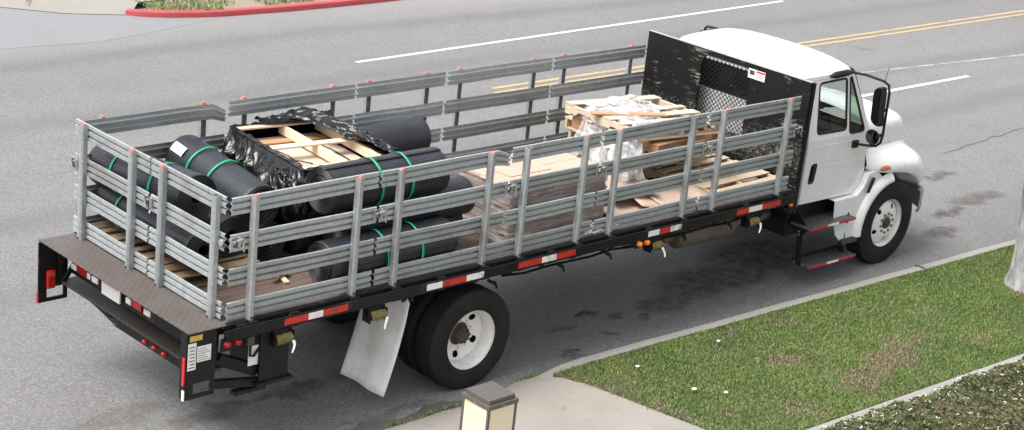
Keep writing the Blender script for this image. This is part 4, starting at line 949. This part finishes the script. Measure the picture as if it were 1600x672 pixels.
    Yb = sorted((mir(s, (0, .30, 0))[1], mir(s, (0, .74, 0))[1])); bx('battery_box', 'black_paint', tk, 7.93, 8.80, *Yb, .56, .94, .02)
    # seats
    yc = mir(s, (0, .72, 0))[1]
    st2 = MB().box(8.08, 8.55, yc-.25, yc+.25, 1.22, 1.36).build('seat', 'interior', tk, bevel=.05, seg=3)
    MB().prism([(8.02, yc-.24, 1.36), (8.14, yc-.24, 1.36), (8.06, yc-.24, 1.78), (7.96, yc-.24, 1.78)], (0, .48, 0)).build('seat_back', 'interior', st2, bevel=.04, seg=3)
    MB().box(7.97, 8.06, yc-.13, yc+.13, 1.80, 1.96).build('head_rest', 'interior', st2, bevel=.03, seg=3)
# cab back, floor, roof, windscreen
cb = fill_poly([(.2, .96), (WB-.2, .96), (WB-.2, 1.72), (WB-yb(2.455), 2.455), (yb(2.455), 2.455), (.2, 1.72)], [rounded([(.70, 2.02), (WB-.70, 2.02), (WB-.70, 2.36), (.70, 2.36)], .06)], lambda y, z: (7.76, y, z)).build('cab_back', 'white_paint', tk, solid=.015)
fill_poly(rounded([(.705, 2.025), (WB-.705, 2.025), (WB-.705, 2.355), (.705, 2.355)], .06), [], lambda y, z: (7.76, y, z)).build('back_window', 'dark_glass', cb)
bx('cab_floor', 'black_plastic', tk, 7.77, 9.1, .215, WB-.215, .97, 1.0); bx('firewall', 'black_plastic', tk, 9.02, 9.06, .23, WB-.23, 1.0005, 1.68)
db = MB().prism([(8.78, .25, 1.30), (9.015, .25, 1.30), (9.015, .25, 1.70), (8.80, .25, 1.66), (8.74, .25, 1.58)], (0, WB-.5, 0)).build('dashboard', 'interior', tk, bevel=.03)
sw = MB(); ang = [2*math.pi*k/28 for k in range(28)]; c0 = Vector((8.56, 1.72, 1.62)); uu = Vector((0, 1, 0)); vv = Vector((-.75, 0, .66)).normalized()*1.0; vv = Vector((.62, 0, .78))
ringp = [c0+uu*math.cos(a)*.22+vv*math.sin(a)*.22 for a in ang]; sw.tube(ringp+[ringp[0]], .014, 8, cap=False); sw.tube([c0-uu*.21, c0, c0+uu*.21], .012, 6); sw.tube([c0, c0+Vector((.25, 0, -.2))], .03, 8); sw.build('steering_wheel', 'black_plastic', tk, smooth=60)
rows = []; NU, NV = 22, 32
for i in range(NU+1):
    u = i/NU; row = []
    for j in range(NV+1):
        v = -1+2*j/NV; q = abs(v)
        x = 7.742+(1.0+.13*(1-v*v))*u; zc = (1-q**4.2)**.5 if q < 1 else 0
        ru = min(1, max(0, 1-(max(0, (u-.55)/.45))**3.0))**.5*.95+.05; rr_ = min(1, (u/.10))**.5 if u < .10 else 1
        z = 2.432+.02*u+(.175*ru*(.55+.45*rr_))*zc*(.80+.20*math.sin(math.pi*min(1, u*1.1)))
        y = CY+v*(.932-.012*zc); row.append((x, y, z))
    rows.append(row)
rf = MB().grid(rows); n1 = NV+1
skirt = [rows[i][0] for i in range(NU+1)]+rows[NU][1:]+[rows[i][NV] for i in range(NU-1, -1, -1)]+rows[0][::-1][1:-1]
rf.grid([[(p[0], p[1], p[2]) for p in skirt], [(p[0]-.01*(p[0] > 8.5), p[1]+.012*(1 if p[1] < CY else -1), p[2]-.03) for p in skirt]], closed=True)
roof = rf.build('roof', 'white_paint', tk, smooth=50)
gl = []; gb = []
for i in range(7):
    t = i/6; row = []
    for j in range(17):
        v = -1+2*j/16; x0 = 9.12+.12*(1-v*v); x1 = 8.75+.12*(1-v*v); z0, z1 = 1.70, 2.455; w0, w1 = .975, .90
        row.append((x0+(x1-x0)*t, CY+v*(w0+(w1-w0)*t), z0+(z1-z0)*t))
    gl.append(row)
wsn = MB().grid(gl).build('windscreen', 'window_glass', tk, smooth=60)
for row in (gl[0], gl[-1]): MB().tube(row, .02, 6).build('windscreen_seal', 'black_plastic', wsn, smooth=60)
# hood
def hood_row(x):
    t = (x-9.06)/(10.44-9.06)
    ec = interp(x, [(9.06, 1.012), (9.35, .985), (9.65, .935), (9.95, .875), (10.18, .815), (10.32, .74), (10.44, .60)]); zc = interp(x, [(9.06, 1.495), (9.95, 1.435), (10.44, 1.362)])
    zt = interp(x, [(9.06, 1.83), (9.6, 1.785), (10.0, 1.735), (10.2, 1.69), (10.32, 1.64), (10.44, 1.42)]); et = ec-.085
    half = [(ec, zc), (ec-.012, zc+(zt-zc)*.35), (ec-.03, zc+(zt-zc)*.70), (et, zt-.012), (et-.08, zt+.018), (et*.72, zt+.035), (et*.4, zt+.05), (0, zt+.055)]
    return [(x, CY-e, z) for e, z in half]+[(x, CY+e, z) for e, z in half[-2::-1]]
hd = MB().grid([hood_row(x) for x in (9.10, 9.115, 9.35, 9.65, 9.9, 10.08, 10.2, 10.32, 10.40, 10.44)]).build('hood', 'white_paint', tk, smooth=180, sub=2)
bx('cowl', 'black_plastic', tk, 9.0, 9.2, .26, WB-.26, 1.66, 1.735, .02)
gr = bx('grille', 'chrome', tk, 10.40, 10.50, .74, WB-.74, .80, 1.33, .02)
for k in range(6): bx('grille_slot', 'black_plastic', gr, 10.495, 10.505, .80, WB-.80, .86+.075*k, .90+.075*k, .004)
for y0, y1 in ((.32, .66), (WB-.66, WB-.32)): bx('headlamp', 'sticker_white', tk, 10.38, 10.47, y0, y1, .93, 1.12, .03, seg=3)
bx('radiator', 'chassis', tk, 10.1, 10.3, .5, WB-.5, .62, 1.2); bx('engine_block', 'chassis', tk, 9.1, 10.05, .92, WB-.92, .7, 1.45, .05)
mb = MB(); pf = [(0, .58), (.02, .56), (.03, .62), (.03, .80), (.02, .83), (-.03, .83)]
bpts = [(10.34, .15), (10.40, .16), (10.48, .21), (10.55, .32), (10.62, .60), (10.66, CY), (10.62, WB-.60), (10.55, WB-.32), (10.48, WB-.21), (10.40, WB-.16), (10.34, WB-.15)]
for i, (x, y) in enumerate(bpts):
    a = Vector(bpts[max(0, i-1)]); b = Vector(bpts[min(len(bpts)-1, i+1)]); d = (b-a).normalized(); nrm = Vector((d.y, -d.x)); mb.v += [(x+nrm.x*o, y+nrm.y*o, z-.03) for o, z in pf]
k = len(pf); mb.f += [(i*k+j, i*k+j+1, (i+1)*k+j+1, (i+1)*k+j) for i in range(len(bpts)-1) for j in range(k-1)]
mb.build('bumper', 'bumper_grey', tk, smooth=40, solid=.012)

# ================================================================== CARGO
# ---- rolls of black dimpled drainage mat
def make_roll(a, b, Rr, straps, label, turns=10, paper=False, seed=0):
    a = Vector(a); b = Vector(b); L = (b-a).length; ax = (b-a)/L
    ref = Vector((0, 0, 1)); u = (ref-ax*ref.dot(ax)).normalized(); v = ax.cross(u)
    root = empty('mat_roll', tuple((a+b)/2-u*Rr)); tag(root, label, 'roll', 'rolls of drainage mat')
    n = 30; tot = n*turns; th0 = seed*1.3; sec = []; arc = [0]
    for i in range(tot+1):
        t = i/tot; r = .055+(Rr-.055)*t**.85; an = th0+2*math.pi*turns*t; r *= 1+.018*noise.noise((math.cos(an)*1.2+seed, math.sin(an)*1.2, t*4)); sec.append((r, an))
        if i: arc.append(arc[-1]+2*math.pi*turns/tot*r)
    xs = [0, .012, .055, .0551, L-.0551, L-.055, L-.012, L]; rows = []
    mb = MB()
    for k, x in enumerate(xs):
        row = []
        for i, (r, an) in enumerate(sec):
            tele = .012*noise.noise((i/tot*9, seed, 0 if k < 4 else 5)) if k in (0, 1, 6, 7) else 0
            rr = r-(.004 if k in (0, 7) else 0); p = a+ax*(x+tele)+u*(rr*math.cos(an))+v*(rr*math.sin(an)); row.append(tuple(p))
        rows.append(row)
    mb.grid(rows)
    o = mb.build('mat', 'dimple', root, smooth=60, normals=False)
    me = o.data; uvl = me.uv_layers.new(name='UVMap'); nn = len(sec)
    uvs = np.zeros((len(me.loops), 2), dtype=np.float32); vi = np.zeros(len(me.loops), dtype=np.int32); me.loops.foreach_get('vertex_index', vi)
    xa = np.array(xs, dtype=np.float32); aa = np.array(arc, dtype=np.float32); uvs[:, 0] = xa[vi//nn]; uvs[:, 1] = aa[vi % nn]; uvl.data.foreach_set('uv', uvs.ravel())
    at = me.attributes.new('plain', 'FLOAT', 'FACE'); pl = np.zeros(len(me.polygons), dtype=np.float32); m = nn-1; q = np.arange(len(pl))//m; pl[q != 3] = 1; at.data.foreach_set('value', pl)
    q = o.modifiers.new('solid', 'SOLIDIFY'); q.thickness = .009; q.offset = -1
    for f in straps:
        mb = MB(); rows = []
        for dx in (-.013, .013):
            rows.append([tuple(a+ax*(L*f+dx)+u*((Rr*1.02+.004+.006*max(0, math.cos(6*t_)))*math.cos(t_))+v*((Rr*1.02+.004)*math.sin(t_))) for t_ in [2*math.pi*k/40 for k in range(40)]])
        mb.grid(rows, closed=True).build('strap', 'strap_green', root, smooth=60, solid=.003)
    if paper:
        rows = [[tuple(a+ax*(.06+.20*j)+u*((Rr*1.025+.004)*math.cos(t_))+v*((Rr*1.025+.004)*math.sin(t_))) for t_ in [paper+.06*k for k in range(8)]] for j in (0, 1)]
        MB().grid(rows).build('paper_label', 'sticker_white', root, smooth=60)
    return root
make_roll((.34, .95, 2.03), (.31, 2.40, 1.91), .21, (.30, .72), 'black mat roll with green straps lying upmost along the rear gate', seed=1)
make_roll((.32, .80, 1.60), (.34, 2.30, 1.60), .205, (.75,), 'black mat roll with green strap beneath another along the rear gate', seed=2)
make_roll((1.10, 2.30, 1.91), (1.03, .98, 1.82), .22, (.30, .56), 'black mat roll with label and green straps slanting between gate and crate', paper=.65, seed=3)
make_roll((1.13, 2.34, 1.48), (1.13, .98, 1.48), .205, (), 'black mat roll on the deck beneath the slanting labelled roll', seed=4)
make_roll((1.32, .52, 2.08), (2.66, .52, 2.08), .218, (.40, .66), 'black mat roll with two green straps on top beside the near rails', seed=5)
make_roll((1.20, .295, 1.485), (2.62, .295, 1.485), .212, (.42, .70), 'black mat roll with green straps on the deck against the near rails', seed=6)
make_roll((1.62, .49, 1.78), (3.07, .56, 1.76), .185, (), 'black mat roll under the top near roll with its hollow end forward', seed=7)
make_roll((1.66, .70, 1.458), (3.09, .70, 1.458), .185, (), 'black mat roll on the deck, second from the near rails', seed=8)
make_roll((1.45, 1.12, 1.465), (2.9, 1.12, 1.465), .19, (), 'black mat roll on the deck under the wrapped crate, nearer one', seed=9)
make_roll((1.45, 1.53, 1.465), (2.9, 1.53, 1.465), .19, (), 'black mat roll on the deck under the middle of the wrapped crate', seed=10)
make_roll((2.0, 1.95, 1.47), (3.5, 1.95, 1.47), .195, (), 'black mat roll on the deck near the far rails', seed=11)
make_roll((2.60, 1.88, 1.865), (3.63, 1.88, 1.90), .198, (), 'black mat roll on top with its coiled end towards the far rails', turns=11, seed=12)
make_roll((.74, 1.0, 1.595), (.74, 2.32, 1.595), .19, (), 'black mat roll on the weathered pallet between gate rolls and slanting roll', seed=13)
# ---- pallets: boards are single parts
def board(root, name, mat, x0, x1, y0, y1, z0, z1): return bx(name, mat, root, x0, x1, y0, y1, z0, z1, .003)
def make_pallet(L, W, label, mat='pallet_wood', nb=7, seed=0, gaps=()):
    rd = random.Random(seed); root = empty('pallet', (0, 0, 0)); tag(root, label, 'pallet', 'pallets on the truck bed')
    for k in range(3):
        y = -W/2+.02+k*(W-.04)/2
        # notched stringer
        pts = [(-L/2, .018), (-L*.34, .018), (-L*.31, .052), (-L*.14, .052), (-L*.11, .018), (L*.11, .018), (L*.14, .052), (L*.31, .052), (L*.34, .018), (L/2, .018), (L/2, .108), (-L/2, .108)]
        MB().prism([(x, y-.019, z) for x, z in pts], (0, .038, 0)).build('stringer', mat, root)
    for k in range(nb):
        if k in gaps: continue
        w = rd.choice((.09, .12, .14, .14)); x = -L/2+w/2+(L-w)*k/(nb-1)
        o = board(root, 'top_board', mat, x-w/2, x+w/2, -W/2-rd.uniform(0, .01), W/2+rd.uniform(0, .01), .1085, .125+rd.uniform(0, .002)); o.rotation_euler.z = rd.uniform(-.015, .015)
    for k in range(4):
        w = .10; x = -L/2+w/2+(L-w)*k/3
        board(root, 'bottom_board', mat, x-w/2, x+w/2, -W/2, W/2, .0, .0175)
    return root
def place(o, loc, rz, rx=0, ry=0): o.location = loc; o.rotation_euler = (R(rx), R(ry), R(rz)); return o
place(make_pallet(1.5, .82, 'dark weathered pallet under the mat rolls by the rear gate', 'old_wood', 9, 1), (.51, 1.55, ZD+.002), 90)
place(make_pallet(1.05, 1.15, 'light pallet on the deck against the near rails by the headboard', 'pallet_wood', 6, 2), (6.93, .66, ZD+.002), 91)
place(make_pallet(1.15, 1.0, 'second pallet up in the leaning stack by the headboard', 'pallet_wood', 6, 3), (6.60, 1.50, ZD+.13), -2)
place(make_pallet(1.15, 1.05, 'middle pallet of the leaning stack by the headboard', 'pallet_wood', 6, 4), (6.50, 1.46, ZD+.258), 5)
place(make_pallet(1.15, 1.1, 'fourth pallet up in the leaning stack, below the film covered ones', 'pallet_wood', 6, 5), (6.40, 1.40, ZD+.386), -6)
place(make_pallet(1.2, 1.1, 'pallet directly beneath the broken topmost pallet', 'orange_wood', 6, 6), (6.24, 1.12, ZD+.514), 94, 0, 0)
place(make_pallet(1.2, 1.28, 'broken topmost pallet with clear film hanging from it', 'weathered_wood', 6, 7, gaps=(4,)), (6.18, 1.10, ZD+.655), 84, 1.5, 1.5)
for (c, l, rz, rx, lab, m_) in (((6.12, 1.50, 2.066), .70, 9, 1, 'loose pale board lying at the far side of the topmost pallet', 'weathered_wood'),
                           ((5.85, 1.05, 2.07), .85, 152, -1, 'long reddish stick lying across the left end of the top pallet', 'orange_wood')):
    o = MB().box(-l/2, l/2, -.045, .045, 0, .018).build('loose_board', m_, bevel=.003); tag(o, lab, 'board', 'loose boards on the pallets'); place(o, c, rz, rx)
o = MB().box(-.25, .25, -.06, .06, 0, .09).build('timber_block', 'fresh_wood', bevel=.004); tag(o, 'pale timber block sticking out below the top pallets', 'timber'); place(o, (5.52, .80, 1.62), 62, 4)
o = MB().box(-.14, .14, -.03, .03, 0, .02).build('wood_scrap', 'orange_wood', bevel=.003); tag(o, 'small orange splinter of wood on the deck near the rear', 'wood'); place(o, (1.0, .62, ZD+.05), 20, 0, 12)
o = MB().box(-.12, .10, -.025, .025, 0, .02).build('wood_scrap', 'fresh_wood', bevel=.003); tag(o, 'pale wood splinter lying under the orange one near the rear', 'wood'); place(o, (1.03, .60, ZD+.005), 75)
# ---- stretch wrapped stack of flat cartons
cs = empty('carton_stack', (4.02, .64, ZD)); tag(cs, 'wrapped stack of flattened brown cartons in the middle of the bed', 'carton stack')
pal = MB()
x0, x1, y0, y1, zt = 3.40, 4.72, .24, 1.04, 1.885
bx('base_pallet', 'old_wood', cs, x0, x1, y0, y1, ZD+.002, ZD+.09); k = 0; z = ZD+.0905; rd = random.Random(3)
while z < zt-.03:
    h = rd.uniform(.018, .03); a, b, c, d_ = [rd.uniform(-.012, .012) for _ in range(4)]
    bx('carton', 'cardboard_edge' if z < zt-.06 else 'cardboard', cs, x0+a, x1+b, y0+c, y1+d_, z, z+h-.002, .002); z += h
zt = z
for (a, b, c, d_, dz) in ((3.36, 3.86, .22, .66, 0), (3.865, 4.35, .25, .64, 0), (4.355, 4.75, .24, .645, 0), (3.42, 4.0, .665, 1.03, 0), (4.005, 4.72, .65, 1.05, 0), (3.62, 4.18, .50, .86, .007)):
    o = bx('top_sheet', 'cardboard', cs, a, b, c, d_, z+dz, z+dz+.005, .001)
rows = []; per = [(x0, y0), (x1, y0), (x1, y1), (x0, y1)]
def perim(t, off):
    t = (t % 1)*4; i = int(t); f = t-i; a = Vector(per[i]); b = Vector(per[(i+1) % 4]); d = (b-a).normalized(); nn = Vector((d.y, -d.x)); p = a+(b-a)*f
    cr = min(1, min(f, 1-f)/.06); return p+nn*off*(.6+.4*cr)
for i in range(24):
    v = i/23; rows.append([(*perim(j/96, .022+.014*noise.noise((j*.9, v*9, 1))+.02*max(0, noise.noise((j*.21, v*3, 6)))+(.05*max(0, (.18-v)/.18) if v < .18 else 0)), ZD+.03+(zt-ZD-.02)*v+.012*noise.noise((j*.25, v*2, 3))) for j in range(96)])
MB().grid(rows, closed=True).build('stretch_film', 'stretch_wrap', cs, smooth=180)
# crumpled film tail at the foot of the stack
def crumple(name, mat, c, sx, sy, h, seed, nx=26, ny=20, droop=None, parent=None):
    rows = []
    for i in range(nx):
        for_ = []
        for j in range(ny):
            u, v = i/(nx-1)-.5, j/(ny-1)-.5
            z = h*(.5+.5*noise.noise((u*3+seed, v*3, 0)))+.35*h*abs(noise.noise((u*8+seed, v*8, 1)))*1.4+.12*h*noise.noise((u*22, v*22, seed))
            z *= 1-.8*max(abs(u), abs(v))*1.2; x = c[0]+u*sx*(1+.25*noise.noise((v*4, seed, 2))); y = c[1]+v*sy*(1+.25*noise.noise((u*4, seed, 5)))
            if droop: x, y, z0 = droop(x, y, u, v); z += z0
            for_.append((x, y, c[2]+z))
        rows.append(for_)
    return MB().grid(rows).build(name, mat, parent, smooth=180)
o = crumple('film_scrap', 'milky_film', (4.55, .16, ZD+.01), .55, .22, .12, 4); tag(o, 'crumpled white film at the foot of the wrapped carton stack', 'plastic film')
# clear film hanging off the top pallet
def dr1(x, y, u, v): k = max(0, -.05-u); return x+.42*k, y, -1.15*k*(1+.5*noise.noise((v*5, 3, 1)))
o = crumple('plastic_film', 'clear_film', (5.68, 1.02, 2.04), .85, .95, .07, 9, 48, 44, dr1); tag(o, 'clear crumpled film draped over the left end of the top pallet', 'plastic film')
def dr2(x, y, u, v): k = max(0, .1-v); return x, y+.25*k, -.55*k
o = crumple('plastic_film', 'milky_film', (5.42, .60, 1.84), .46, .42, .16, 15, 34, 30, dr2); tag(o, 'bunched white film under the left end of the top pallet', 'plastic film')
o = crumple('plastic_film', 'clear_film', (6.05, 1.28, 2.058), .80, .62, .07, 27, 40, 34); tag(o, 'cloudy film sheet lying over the far half of the top pallet', 'plastic film')
# loose cardboard sheets by the near rails
def sheet(c, sx, sy, rz, rx, ry, bend, lab):
    rows = [[((i/8-.5)*sx, (j/5-.5)*sy, bend*((i/8-.5)*2)**2) for j in range(6)] for i in range(9)]
    o = MB().grid(rows).build('cardboard_sheet', 'cardboard', origin=(0, 0, 0), smooth=60, solid=.006); tag(o, lab, 'cardboard', 'loose cardboard sheets'); place(o, c, rz, rx, ry)
sheet((5.42, .36, ZD+.035), .95, .42, 8, 5, -2, .02, 'brown cardboard sheet flat on the deck beside the carton stack')
sheet((5.72, .36, ZD+.085), .72, .40, -14, 9, 4, .03, 'brown cardboard sheet lying crosswise on another by the rails')
sheet((5.55, .78, ZD+.13), .8, .5, 5, 3, 6, .03, 'brown cardboard sheet raised on the heap before the pallets')
sheet((5.95, .30, ZD+.06), .7, .32, 3, 14, -3, .05, 'dark curled cardboard sheet tucked against the light pallet')
sheet((5.40, .62, ZD+.22), .6, .45, -6, 8, -3, .02, 'uppermost brown cardboard sheet behind the third rail')
# ---- crate wrapped in black film
ck = empty('wrapped_crate', (2.0, 1.57, 1.66)); tag(ck, 'open pallet crate swathed in torn black film on the mat rolls', 'crate')
BASE[ck.name] = (0, 0, 0)
cx0, cx1, cy0, cy1 = -.50, .50, -.645, .645; H = .46
MB().box(cx0+.03, cx1-.03, cy0+.03, cy1-.03, .03, H-.135).build('carton', 'carton_pale', ck, bevel=.01)
for y in (cy0+.05, 0.0, cy1-.05): bx('deck_board', 'fresh_wood', ck, cx0, cx1, y-.047, y+.047, H-.018, H, .003)
for x in (cx0+.02, .06, cx1-.02): bx('stringer', 'fresh_wood', ck, x-.02, x+.02, cy0+.01, cy1-.01, H-.108, H-.0185, .003)
for y in (cy0+.33, cy1-.22): bx('lower_board', 'orange_wood', ck, cx0+.045, cx1-.045, y-.05, y+.05, H-.128, H-.109, .003)
for (p, q) in (((-.30, .55), (-.25, -.5)), ((.18, .55), (.30, -.4)), ((-.42, -.05), (-.10, -.20))):
    MB().tube([(p[0], p[1], H-.128), ((p[0]+q[0])/2+.05, (p[1]+q[1])/2, H-.115), (q[0], q[1], H-.128)], .006, 6).build('tie_cord', 'black_plastic', ck, smooth=60)
per = [(cx0, cy0), (cx1, cy0), (cx1, cy1), (cx0, cy1)]
def ridge(x, y, z): return (1-abs(noise.noise((x, y, z)))*2.2)
def fold(j, v, s_):
    w = noise.noise((j*.06, v*1.3, s_))*1.8
    a_ = max(0, ridge(j*.085+w, v*1.1-j*.02, s_)); b_ = max(0, ridge(j*.24+w*2, v*3.1+w, s_+4)); c_ = max(0, ridge(j*.55+w*3, v*8, s_+9))
    d_ = max(0, ridge(j*1.3+w*4, v*17+w*2, s_+2))
    return .065*a_**2+.046*b_**2+.015*c_**2+.003*d_**2
rows = []; NJ = 520
for i in range(90):
    v = i/89; row = []
    for j in range(NJ):
        jj = j/NJ; loop = min(jj, 1-jj)*170; f = fold(loop, v, 3)
        if v < .10: off = -.03+.5*v+.12*f*v*8; z = H+.012+.02*noise.noise((loop*.3, 0, 7))-.05*v
        else:
            t = (v-.10)/.90; spill = .10*max(0, noise.noise((loop*.05, 2, 2))+.3)*t
            off = .0+.03*math.sin(t*math.pi)+spill+f*min(1, t*3); z = H-.01-.54*t-.06*abs(noise.noise((loop*.11, 4, 4)))*t+.05*max(0, ridge(loop*.16, v*4, 12))*t
        p = perim(jj, off); row.append((p.x, p.y, z))
    rows.append(row)
MB().grid(rows, closed=True).build('film_skirt', 'black_film', ck, smooth=180)
rows = []
for i in range(90):
    u = i/89; row = []
    for j in range(40):
        v = j/39; y = cy1+.04-u*(cy1-cy0+.02); xin = cx1+.05-v*(.20+.10*math.sin(u*5)+.08*noise.noise((u*6, 0, 1)))*(1.25-.75*u)
        if u < .25: xin -= (1-u/.25)*.32*v
        z = H+.02+.11*math.sin(math.pi*min(1, v*1.1))*(1-.5*u)*(.6+.5*noise.noise((u*7, v*3, 8)))+.045*max(0, ridge(u*5+v*1.5, v*2.2, 2))**2+.022*max(0, ridge(u*13+v*3, v*6, 5))**2-.12*max(0, .12-v)/.12
        row.append((xin, y+.03*noise.noise((u*9, v*4, 6)), z))
    rows.append(row)
MB().grid(rows).build('film_flap', 'black_film', ck, smooth=180)
rows = [[(-.22+.85*i/59, cy1+.03-.17*(j/23)*(1-abs(i/59-.5))+.03*noise.noise((i*.13, j*.1, 1)), H+.015+.05*math.sin(math.pi*j/24)*(.6+.6*noise.noise((i*.12, j*.13, 3)))+.03*max(0, ridge(i*.09, j*.1, 8))**2+.012*max(0, ridge(i*.3, j*.25, 3))) for j in range(24)] for i in range(60)]
MB().grid(rows).build('film_fold', 'black_film', ck, smooth=180)
rows = []
for i in range(36):
    th = i/35*math.pi*.92+.06; row = []
    for j in range(70):
        ph = 2*math.pi*j/70; c_, s_ = math.cos(ph), math.sin(ph)
        rr = 1+.30*max(0, ridge(c_*1.3, s_*1.3+th, 3))**2+.16*max(0, ridge(c_*3+th*2, s_*3, 6))**2+.05*noise.noise((c_*7, s_*7, th*5))
        row.append((-.57+.12*rr*math.sin(th)*c_, -.34+.36*rr*math.sin(th)*s_, .10+.20*rr*math.cos(th)))
    rows.append(row)
MB().grid(rows, closed=True).build('film_bunch', 'black_film', ck, smooth=180)
place(ck, (2.0, 1.575, 1.665), -4, 1.5, 1)
